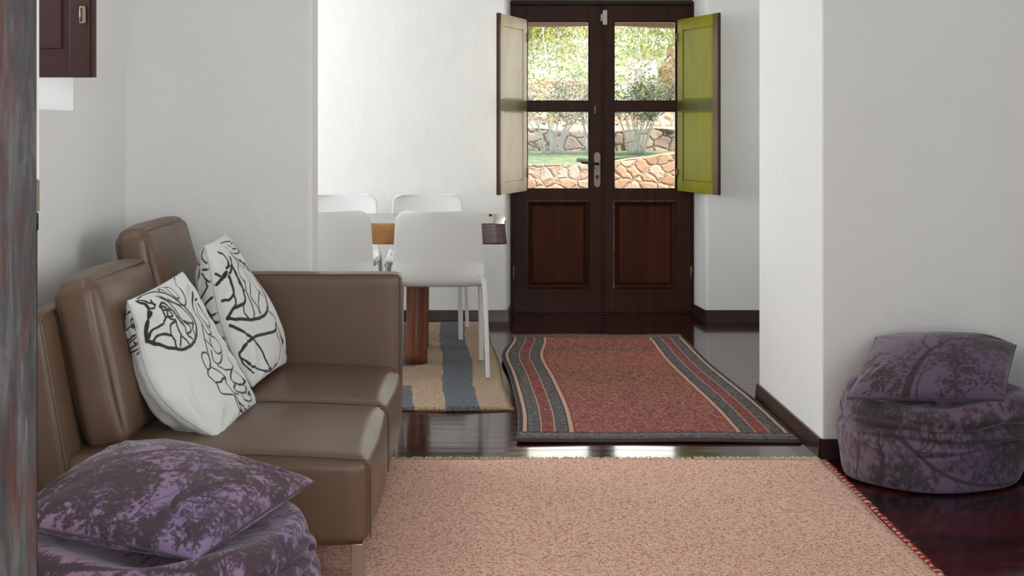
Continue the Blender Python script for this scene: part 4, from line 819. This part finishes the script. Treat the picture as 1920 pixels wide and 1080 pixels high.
def pouf(loc, rx, ry, hgt, mat, raster, seed, roll=.05, label='', slope=0.0, nT=720, nR=220, pipe=PIPE):
    t = tag(empty('pouf', loc), label, 'pouf', 'tree print poufs')
    th = np.linspace(0, 2*PI, nT, endpoint=False)
    prof = crspline([(0, .01), (.60, .006), (.86, .006), (.925, .03), (.955, .09), (1.0, .50*hgt), (.995, .66*hgt), (.975, .74*hgt), (.985, .82*hgt), (.955, .95*hgt), (.86, 1.03*hgt), (.72, 1.0*hgt), (.5, .93*hgt), (.25, .92*hgt), (0, .93*hgt)], 24)
    s = np.concatenate([[0], np.cumsum(np.hypot(np.diff(prof[:, 0])*rx, np.diff(prof[:, 1])))]); s /= s[-1]
    g = np.linspace(0, 1, nR); R = np.interp(g, s, prof[:, 0]); Z = np.interp(g, s, prof[:, 1])
    TH, G = np.meshgrid(th, g); RR = np.interp(G, s, prof[:, 0]); ZZ = np.interp(G, s, prof[:, 1])
    rs_ = np.random.RandomState(seed); d = np.zeros_like(TH)
    for k in range(12):
        a = rs_.randint(1, 8); b = rs_.uniform(2, 14); d += np.sin(a*TH+b*G*2+rs_.uniform(0, 6))*.003/(1+.1*a)
    # folds running round the upper side
    for k in range(5):
        ph, am = rs_.uniform(0, 6.28), rs_.uniform(.012, .03)
        z0 = hgt*(.52+.10*k)+am*np.sin(TH+ph)+.010*np.sin(2.3*TH+ph*2)
        wd = .010+.004*np.sin(TH*2+ph); m_ = .5+.5*np.sin(TH*1.0+ph*1.7)
        d -= .016*m_*np.exp(-((ZZ-z0)/wd)**2)*(RR > .8); d += .009*m_*np.exp(-((ZZ-z0-.022)/(wd*1.5))**2)*(RR > .8)
    sag = 1-.10*np.exp(-((ZZ-.0)/.03)**2)*(RR > .8)
    X = (RR*rx+d)*np.cos(TH); Y = (RR*ry+d)*np.sin(TH)
    sq = 1+.05*np.cos(4*TH)*-1; X *= sq**0; top = np.clip(ZZ/hgt, 0, 1)
    Zf = ZZ+top*(slope*Y/ry+.012*np.sin(2*TH+seed)+.006*np.sin(5*TH)) + d*.8*(ZZ > .8*hgt)
    V = np.stack([X, Y, np.maximum(Zf, .002)], -1).reshape(-1, 3)
    idx = np.arange(nT*nR).reshape(nR, nT); j = np.roll(idx, -1, 1)
    F = np.stack([idx[:-1], j[:-1], j[1:], idx[1:]], -1).reshape(-1, 4)
    o = mesh_obj('pouf_cover', V, F, mat, t, True)
    paint(o, raster.sample((TH/(2*PI)+.75) % 1.0, np.clip(G, 0, 1)))
    kk = int(np.argmax((RR[:, 0] > .975) & (ZZ[:, 0] < .2*hgt)))
    MB().tube([Vector(V[idx[kk, i]])+Vector((0, 0, -.002)) for i in range(0, nT, 6)], .0045, 6, closed=True).build('piping', pipe, o)
    return t
pouf((1.635, 4.46, 0), .345, .235, .315, VEL2, print_right_pouf(), 3, label='dark plum pouf with tree print in the corner on the right', slope=.03, pipe=PIPE2)
pouf((-.735, 2.86, .0105), .352, .31, .335, VEL, print_left_pouf(), 8, label='mauve pouf with tree print in the left foreground before the sofa')

R3 = print_right_pillow()
t = tag(empty('pouf_pillow', (1.64, 4.48, .33)), 'plum velvet pillow with tree print resting on the right corner pouf', 'pillow', 'tree print pillows on the poufs')
closed_pillow('pillow_cover', [(1.495, 4.655, .475), (2.000, 4.60, .455), (1.815, 4.27, .325), (1.275, 4.29, .325)], dict(front=.11, back=.05, pinch=.02, seed=9, power=.46, wr=.7), 300, VEL2, t, lambda u, v: R3.sample(u, v), lambda u, v: R3.sample(1-u, v)*0+R3.sample(v, u), PIPE2, .003)
R4 = print_left_pillow()
t = tag(empty('pouf_pillow', (-.73, 2.87, .36)), 'large mauve velvet pillow with tree print lying on the foreground pouf', 'pillow', 'tree print pillows on the poufs')
closed_pillow('pillow_cover', [(-.913, 3.12, .470), (-.416, 3.02, .402), (-.612, 2.62, .350), (-1.05, 2.70, .405)], dict(front=.088, back=.045, pinch=.035, seed=14, power=.38, wr=1.1), 400, VEL, t, lambda u, v: R4.sample(u, v), lambda u, v: R4.sample(v, 1-u), PIPE2, .003)

# ------------------------------------------------------------------ dining table
t = tag(empty('dining_table', (-.9, 6.75, 0)), 'thick solid wood slab dining table between the white chairs', 'table')
def slab_mat():
    m = M('two_tone_slab_wood', '6b3a1e', .35, Coat_Weight=1.0, Coat_Roughness=.22)
    n1 = m.noise(m.co('Object', (1.6, 5, 34)), 1, 5, .6, 1.2); n2 = m.noise(m.co('Object', (9, 9, 9)), 1, 4, .6)
    sep = m.n('ShaderNodeSeparateXYZ', None, Vector=m.n('ShaderNodeTexCoord').outputs['Object'])
    f = m.ramp(m.math('ADD', m.math('MULTIPLY', sep.outputs[0], 1.0), m.math('MULTIPLY', n2, .15)), [(.55, '000000'), (.72, 'ffffff')]); f = m.math('MAXIMUM', f, m.math('GREATER_THAN', sep.outputs[1], -.358))
    light = m.ramp(n2, [(.3, '7f4f1c'), (.6, 'b3792f')]); dark = m.ramp(n1, [(.35, '2e1612'), (.6, '5e3324')])
    m.color(m.mix(f, light, dark)); return m
SLAB = slab_mat()
mb = MB(); v, f = soft_box(1.90, .74, .112, .008, (.0, .0, .0), 20, .0)
mb.add([Vector((p.x+.072+.006*math.sin(p.y*9+p.z*20), p.y+.006*math.sin(p.x*4)+.004*math.sin(p.x*11), p.z+.714)) for p in v], f, True)
mb.build('tabletop', SLAB, t)
LEG = wood('red_brown_trunk_wood', '542a14', '8a4e28', .38, 2, .5, .12, .3)
for (x, y) in ((.545, -.24), (.53, .24), (-.60, -.24), (-.60, .24)):
    mb = MB(); rr = random.Random(int(x*100+y*10)); pts = []; n = 14
    for k in range(13):
        z = .019+.645*k/12; r = .058+.008*(k/12)-.006*math.sin(k/12*PI)
        pts.append([(x-.012*(1-k/12)+.012+(r*(1+.07*math.cos(3*a+1+k*.08)+.05*math.cos(5*a)))*math.cos(a), y+r*(1+.06*math.sin(2*a+k*.1))*math.sin(a), z) for a in [2*PI*i/n for i in range(n)]])
    vs = sum(pts, []); fs = [tuple(range(n))[::-1], tuple(range(12*n, 13*n))]+[(k*n+i, k*n+(i+1) % n, (k+1)*n+(i+1) % n, (k+1)*n+i) for k in range(12) for i in range(n)]
    mb.add(vs, fs, True).build('leg', LEG, t)
tag(MB().box(-.010, .010, -.028, .028, 0, .004, .0015).tube([(0, .02, .004), (0, -.02, .006)], .003, 6).build('door_key', M('dark_iron', '2b2624', .4, .8)), 'small dark key lying on the right end of the table', 'key').location = (.045, 6.95, .771)

# ------------------------------------------------------------------ moulded plastic chairs
def chair_shell():
    """seat and back: one curved sheet, front of the chair towards +y"""
    prof = crspline([(.225, .440), (.20, .452), (.10, .452), (-.05, .444), (-.15, .446), (-.195, .475), (-.212, .54), (-.222, .64), (-.232, .74), (-.238, .828)], 10)
    n = len(prof); L = np.concatenate([[0], np.cumsum(np.hypot(*np.diff(prof, axis=0).T))]); T = L/L[-1]; nw = 26
    rows = []
    for i, (y, z) in enumerate(prof):
        s = T[i]; back = max(0, min(1, (z-.47)/.1)) if i > n*.4 else 0
        hw = .235 if i < n*.45 else (.232+(.212-.232)*max(0, (z-.48)/.35))
        d_end = (1-s)*L[-1]; d0 = s*L[-1]; r = .055
        if d_end < r: hw -= r-math.sqrt(max(0, r*r-(r-d_end)**2))
        if d0 < r: hw -= (r-math.sqrt(max(0, r*r-(r-d0)**2)))*.8
        row = []
        for k in range(nw+1):
            a = -1+2*k/nw; x = a*hw; c = a*a
            if back > 0: row.append((x, y+.030*c*back, z))
            else: row.append((x, y, z-.0*c+ (.008*c*c)))
        rows.append(row)
    vs = [p for r_ in rows for p in r_]; w_ = nw+1
    fs = [(i*w_+k, i*w_+k+1, (i+1)*w_+k+1, (i+1)*w_+k) for i in range(n-1) for k in range(nw)]
    return vs, fs
def make_chair():
    root = empty('dining_chair')
    vs, fs = chair_shell(); o = mesh_obj('seat_shell', vs, fs, PLAST, root, True)
    s = o.modifiers.new('thickness', 'SOLIDIFY'); s.thickness = .012; s.offset = 0
    b = o.modifiers.new('edge', 'BEVEL'); b.width = .004; b.segments = 2; b.limit_method = 'ANGLE'; b.angle_limit = 1.0
    for sx in (-1, 1):
        rail = MB(); rail.tube([(sx*.218, -.20, .500), (sx*.228, -.19, .462), (sx*.232, -.10, .440), (sx*.232, .10, .438), (sx*.225, .19, .436)], [.006, .013, .014, .014, .012], 10); rail.build('seat_rail', PLAST, root)
        def leg(p, ra):
            mb = MB(); ps = crspline(p, 5); k = len(ps); vs2 = []; 
            for i, q in enumerate(ps):
                t_ = i/(k-1); r = ra[0]+(ra[1]-ra[0])*t_; rb = r*.95
                ring = [(q[0]+sgx*r, q[1]+sgy*rb, q[2]) for sgx, sgy in ((-1, -.6), (-.6, -1), (.6, -1), (1, -.6), (1, .6), (.6, 1), (-.6, 1), (-1, .6))]
                vs2 += ring
            fs2 = [tuple(range(8)), tuple(range((k-1)*8, k*8))]+[(i*8+j, i*8+(j+1) % 8, (i+1)*8+(j+1) % 8, (i+1)*8+j) for i in range(k-1) for j in range(8)]
            mb.add(vs2, fs2, False).build('leg', PLAST, root)
        leg([(sx*.212, -.205, .515), (sx*.228, -.205, .47), (sx*.236, -.212, .41), (sx*.243, -.224, .20), (sx*.250, -.235, .0)], (.013, .0105))
        leg([(sx*.205, .18, .445), (sx*.212, .195, .40), (sx*.214, .205, .20), (sx*.216, .215, .0)], (.016, .0125))
    return root
c0 = make_chair()
RUGZ = .0212
spots = [(-.223, 6.365, 0, 'white plastic chair with its back to the camera, right of the sofa arm in front'),
         (-.777, 6.365, 0, 'white plastic chair with its back to the camera, partly cut by the partition wall'),
         (-.345, 7.43, PI, 'white plastic chair across the table, facing the camera, on the right'),
         (-.875, 7.43, PI, 'white plastic chair across the table, facing the camera, beside the partition wall')]
for i, (x, y, rz, lab) in enumerate(spots):
    c = c0 if i == 0 else copy_tree(c0)
    c.location = (x, y, RUGZ); c.rotation_euler = (0, 0, rz); tag(c, lab, 'chair', 'white plastic chairs around the dining table')

# ------------------------------------------------------------------ garden beyond the door
def ground(name, pts, mat, lab, cat):
    o = mesh_obj(name, pts, [tuple(range(len(pts)))], mat); o['kind'] = 'structure'; return o
def stone(name, c1, c2, c3, mortar, scale, rough=.9):
    m = M(name, c1, rough); v = m.co('Object', (1, 1, 1.35)); wv = m.n('ShaderNodeVectorMath', {'operation': 'ADD'}); 
    nn = m.n('ShaderNodeTexNoise', None, Vector=v, Scale=scale*1.2, Detail=3.0)
    sc_ = m.n('ShaderNodeVectorMath', {'operation': 'SCALE'}); m.set(sc_.inputs[0], nn.outputs['Color']); sc_.inputs['Scale'].default_value = (.6/scale)
    m.set(wv.inputs[0], v); m.set(wv.inputs[1], sc_.outputs[0])
    vo = m.n('ShaderNodeTexVoronoi', None, Vector=wv.outputs[0], Scale=scale); ed = m.n('ShaderNodeTexVoronoi', {'feature': 'DISTANCE_TO_EDGE'}, Vector=wv.outputs[0], Scale=scale)
    rnd = m.n('ShaderNodeSeparateColor', None, Color=vo.outputs['Color']).outputs[0]
    c = m.ramp(rnd, [(0.1, c1), (.5, c2), (.9, c3)]); fine = m.noise(v, 30, 5, .7); c = m.mix(m.math('MULTIPLY', fine, .5), c, c2)
    e = m.ramp(ed.outputs['Distance'], [(.015, 'ffffff'), (.06, '000000')]); m.color(m.mix(e, c, mortar))
    h = m.math('ADD', m.math('MULTIPLY', m.math('MINIMUM', ed.outputs['Distance'], .14), 5.0), m.math('MULTIPLY', fine, .25)); m.bump(h, .6, .05); return m
ST1 = stone('warm_rubble_stone', 'd6b69a', 'c8a282', 'e4cfba', 'cba98c', 8.5)
ST2 = stone('dry_stone', 'b49a8a', '9a8478', 'c0aa98', '4a3f3a', 5.5)
ST3 = stone('pale_terrace_stone', 'd8b89a', 'cdaa8a', 'e4cdb8', 'a88a70', 3.6)
def stone_wall(name, x0, x1, y0, y1, zb, top, mat, lab, n=60, rough=.02, seed=0):
    nz = 16; vs = []; ny = 4; rr = random.Random(seed)
    path = [('f', k/nz) for k in range(nz+1)]+[('t', k/ny) for k in range(1, ny+1)]
    for i in range(n+1):
        x = x0+(x1-x0)*i/n; zt = top(x)
        for kind, q in path:
            p = Vector((x, y0, zb+(zt-zb)*q)) if kind == 'f' else Vector((x, y0+(y1-y0)*q, zt))
            nv = noise.noise_vector(p*3.1+Vector((seed, 0, 0))); p += Vector((0, nv.y, nv.z*.7 if (kind == 't' or q > .9) else 0))*rough; vs.append(p)
        vs.append(Vector((x, y1, zb)))
    m_ = len(path)+1; fs = [(i*m_+k, (i+1)*m_+k, (i+1)*m_+k+1, i*m_+k+1) for i in range(n) for k in range(m_-1)]
    fs += [tuple(range(m_)), tuple(range(n*m_, (n+1)*m_))]
    o = mesh_obj(name, vs, fs, mat); tag(o, lab, 'wall'); return o
GRASS = M('lawn_grass', '7f9a63', .95); g = GRASS.noise(GRASS.co('Object', (1, 1, 1)), 9, 6, .7); GRASS.color(GRASS.ramp(g, [(.35, '4a6238'), (.5, '6d8a58'), (.62, 'a8ab80')])); GRASS.bump(g, .8, .05)
EARTH = M('dry_earth', 'b89f86', .95); g = EARTH.noise(EARTH.co('Object'), 4, 6, .7); EARTH.color(EARTH.ramp(g, [(.3, 'a08468'), (.7, 'd0b99c')])); EARTH.bump(g, .6, .05)
HILL = M('scrubby_hillside', 'b5b890', .95); g = HILL.noise(HILL.co('Object'), 1.1, 8, .75); HILL.color(HILL.ramp(g, [(.35, '93a06c'), (.5, 'c2c49a'), (.60, 'e8dfca')])); HILL.bump(g, 1, .4)
PAVE = stone('terrace_paving', 'b9a48c', 'c4b098', 'ad9880', '8a7864', 2.2)
ground('terrace_ground', [(-8, 8.34, -.05), (12, 8.34, -.05), (12, 10.5, -.05), (-8, 10.5, -.05)], PAVE, '', '')
near_top = lambda x: .925+.10*max(0, min(1, (x-.35)/1.3))+.02*math.sin(x*5)
stone_wall('garden_wall', -3, 5, 10.3, 10.62, -.05, near_top, ST1, 'low warm coloured rubble retaining wall just outside the door', 90, .03, 1)
ground('lawn', [(-8, 10.5, .90), (12, 10.5, .90), (14, 15.1, .97), (-10, 15.1, .97)], GRASS, '', '')
stone_wall('dry_stone_wall', -4, 8, 15.0, 15.45, .9, lambda x: 1.215+.02*math.sin(x*3.7), ST2, 'grey dry stone wall behind the lawn and the bare shrubs', 90, .06, 7)
ground('terrace_earth', [(-10, 15.3, 1.19), (14, 15.3, 1.19), (16, 24.2, 1.7), (-14, 24.2, 1.7)], EARTH, '', '')
stone_wall('terrace_wall', -5, 9, 18.0, 18.4, 1.2, lambda x: 1.47+.02*math.sin(x*2.9), ST3, 'pale sunlit terrace wall above the dry stone wall', 90, .05, 13)
stone_wall('upper_garden_wall', -6, 2.15, 24.0, 24.5, 1.5, lambda x: 2.30-.15*math.sin(x*.9), ST3, 'pinkish stone wall far up the slope seen through the left pane', 60, .06, 17)
vs = []; n = 40
for i in range(n+1):
    for j in range(n+1):
        x = -25+55*i/n; y = 24+26*j/n; vs.append((x, y, 1.6+(y-24)*.26+.5*noise.noise(Vector((x*.3, y*.3, 0)))))
hill = mesh_obj('hillside', vs, [(i*(n+1)+j, (i+1)*(n+1)+j, (i+1)*(n+1)+j+1, i*(n+1)+j+1) for i in range(n) for j in range(n)], HILL, None, True); hill['kind'] = 'structure'
# rocky outcrop to the right
v, f = soft_box(2.2, 1.6, 1.8, .5, (.1, .1, .1), 16, .35, 4)
tag(MB().add([p+Vector((4.75, 23.6, 2.0)) for p in v], f, True).build('boulder', ST3), 'pale boulder on the slope at the right of the right pane', 'rock')
# small white house
hs = tag(empty('garden_house', (2.93, 22, 1.4)), 'small white rendered garden building seen through the right pane', 'building')
HW = plaster('white_render', 'e8e6e0')
MB().box(-.20, .19, 0, 1.2, 0, 1.0).build('wall', HW, hs)
MB().box(-.22, .21, -.02, 1.22, 1.0, 1.05, .01).build('roof', HW, hs)
MB().box(-.19, -.01, -.04, .0, 0, .90, .01).build('door', M('grey_left_face', 'a9a8a4', .7), hs)  # grey slab added to stand for the building's left face
# porch beam
BEAM = wood('weathered_beam', '7c5c48', 'a08068', .8, 0, .4, .4)
mb = MB(); pts = [(x, 9.35+.01*math.sin(x*3), 2.085+.010*math.sin(x*2.3)) for x in np.linspace(-1.5, 3.5, 40)]
mb.tube(pts, [.060+.005*math.sin(i*.9) for i in range(40)], 14)
tag(mb.build('porch_beam', BEAM), 'rough round log beam under the porch edge outside the door', 'beam')
# cut branch lying along the wall top, and a tuft growing in the wall
BRANCH = wood('grey_branch_bark', '8b8378', 'bdb6ac', .8, 2, .4, .3); DBR = M('dark_branch', '3c3430', .8)
tag(MB().tube([(.80, 10.42, .985), (.95, 10.44, .975), (1.35, 10.5, 1.0)], .016, 8).build('fallen_branch', DBR), 'short dark branch lying on top of the low garden wall', 'branch')
def leafmat(name, cols, trans=.35):
    m = M(name, cols[1], .6)
    r = m.n('ShaderNodeNewGeometry').outputs['Random Per Island']; c = m.ramp(r, [(.1, cols[0]), (.5, cols[1]), (.9, cols[2])]); m.color(c)
    nt = m.nt; tl = nt.nodes.new('ShaderNodeBsdfTranslucent'); nt.links.new(c, tl.inputs[0]); mx = nt.nodes.new('ShaderNodeMixShader'); mx.inputs[0].default_value = trans
    nt.links.new(m.b.outputs[0], mx.inputs[1]); nt.links.new(tl.outputs[0], mx.inputs[2]); nt.links.new(mx.outputs[0], nt.nodes['Material Output'].inputs[0]); return m
LF_TREE = leafmat('yellow_green_foliage', ('7f9a45', 'b3bf62', 'd3cf70')); LF_FLOW = leafmat('yellow_blossom', ('dfc13a', 'e8cf4a', 'f0dc70')); LF_SHRUB = leafmat('grey_green_shrub_leaves', ('4f5f48', '6f8060', '93a07a'))
def leaf_verts(rnd, p, L, w, a=None):
    d = Vector((rnd.gauss(0, 1), rnd.gauss(0, 1), rnd.gauss(-.4, .8))).normalized(); s = d.orthogonal().normalized(); s.rotate(Matrix.Rotation(rnd.uniform(0, 6.28), 3, d))
    return [p, p+d*L*.45+s*w, p+d*L, p+d*L*.45-s*w]
def leaves_obj(name, spots, L, w, mat, parent, seed):
    rnd = random.Random(seed); vs = []; fs = []
    for p in spots:
        k = len(vs); vs += leaf_verts(rnd, Vector(p), L*rnd.uniform(.6, 1.3), w*rnd.uniform(.7, 1.2)); fs.append((k, k+1, k+2, k+3))
    o = mesh_obj(name, vs, fs, mat, parent); tag(o, kind='stuff'); return o
STEM = M('pale_grey_stems', 'ddd8d2', .8)
def shrub(x, y, z, h, sp, seed, lab, nst=16, nl=1500):
    t = tag(empty('shrub', (x, y, z)), lab, 'shrub', 'many stemmed shrubs below the dry stone wall'); rnd = random.Random(seed); mb = MB(); tips = []
    for i in range(nst):
        a = rnd.uniform(0, 6.28); l = rnd.uniform(.5, 1); dx, dy = math.cos(a)*sp*l, math.sin(a)*sp*.6*l
        pts = [Vector((dx*.30, dy*.3, 0)), Vector((dx*.5, dy*.5, h*.35)), Vector((dx*.85+rnd.uniform(-.04, .04), dy*.9, h*.7)), Vector((dx*1.15+rnd.uniform(-.08, .08), dy*1.1, h*rnd.uniform(.9, 1.15)))]
        cp = [Vector(q) for q in crspline(pts, 4)]; mb.tube(cp, [.010-.0075*k/len(cp) for k in range(len(cp))], 5)
        for b in range(5):
            q = cp[rnd.randint(len(cp)//2, len(cp)-1)]; e = q+Vector((rnd.gauss(0, .12), rnd.gauss(0, .1), rnd.uniform(.05, .25))); mb.tube([q, e], [.004, .002], 4); tips += [(q, e)]
    mb.build('stems', STEM, t)
    sp_ = []
    for i in range(nl):
        q, e = rnd.choice(tips); sp_.append(q.lerp(e, rnd.uniform(.2, 1.2))+Vector((rnd.gauss(0, .035), rnd.gauss(0, .035), rnd.gauss(0, .035))))
    leaves_obj('foliage', sp_, .045, .009, LF_SHRUB, t, seed)
shrub(.80, 14.1, .955, .62, .36, 1, 'bare stemmed shrub with thin leaves seen through the left pane')
shrub(1.72, 13.9, .95, .66, .36, 2, 'bare stemmed shrub with thin leaves seen through the right pane')
shrub(1.28, 14.5, .96, .62, .28, 3, 'bare stemmed shrub mostly hidden behind the door stile', 9, 900)
shrub(2.5, 16.6, 1.25, .45, .4, 5, 'grey green shrub on the terrace at the edge of the right pane', 10, 1500)
def tree(x, y, z, spans, seed, lab, nleaf, nflow):
    t = tag(empty('tree', (x, y, z)), lab, 'tree', 'blossoming trees over the lawn'); rnd = random.Random(seed); O_ = Vector((x, y, z)); mb = MB(); tw = []
    top = Vector((0, 0, 1.7)); mb.tube([(0, 0, 0), (.05, .03, .8), (0, 0, 1.7)], [.09, .075, .06], 8)
    for (ex, ey, ez, r) in spans:
        e = Vector((ex, ey, ez))-O_; mid = top.lerp(e, .5)+Vector((0, 0, .35)); cp = [Vector(q) for q in crspline([top, mid, e], 8)]
        mb.tube(cp, [r*(1-.75*k/len(cp)) for k in range(len(cp))], 6)
        for b in range(44):
            q = cp[rnd.randint(2, len(cp)-1)]; l = rnd.uniform(.3, 1.0); dv = Vector((rnd.gauss(0, .35), rnd.gauss(0, .3), -l)); p1 = q+dv*.4+Vector((rnd.gauss(0, .1), 0, .12)); p2 = q+dv
            c2 = [Vector(k_) for k_ in crspline([q, p1, p2], 4)]; mb.tube(c2, [.009-.0008*k_ for k_ in range(len(c2))], 4); tw.append(c2)
    mb.build('branches', STEM, t)
    def spots(n, sd):
        out = []
        for i in range(n):
            c2 = rnd.choice(tw); q = c2[rnd.randint(1, len(c2)-1)]; out.append(q+Vector((rnd.gauss(0, sd), rnd.gauss(0, sd), rnd.gauss(0, sd))))
        return out
    leaves_obj('foliage', spots(nleaf, .12), .062, .008, LF_TREE, t, seed)
    cl = []; 
    for q in spots(nflow//14, .10): cl += [q+Vector((rnd.gauss(0, .025), rnd.gauss(0, .025), rnd.gauss(0, .035))) for k in range(14)]
    leaves_obj('blossom', cl, .022, .010, LF_FLOW, t, seed+1)
tree(-.45, 12.9, .93, [(.6, 12.6, 2.75, .035), (.95, 13.0, 2.9, .035), (.85, 12.4, 2.45, .03), (.35, 12.3, 2.5, .03), (.6, 12.9, 2.3, .03), (1.0, 12.6, 2.65, .03)], 4, 'yellow flowering tree with drooping branches filling the left pane', 16000, 7000)
tree(3.2, 13.4, .95, [(2.2, 13.2, 2.8, .035), (1.6, 12.8, 2.9, .035), (1.9, 13.6, 2.5, .03), (1.35, 13.0, 2.55, .03), (2.5, 12.8, 2.6, .03)], 9, 'yellow flowering tree with drooping branches in the right pane', 13000, 5500)
tuft = [Vector((.905+random.Random(i).gauss(0, .03), 10.27, .66+random.Random(i+999).gauss(0, .03))) for i in range(70)]
o = leaves_obj('wall_plant', tuft, .06, .004, LF_SHRUB, None, 77); del o['kind']; tag(o, 'small green tuft growing out of the low garden wall', 'plant')
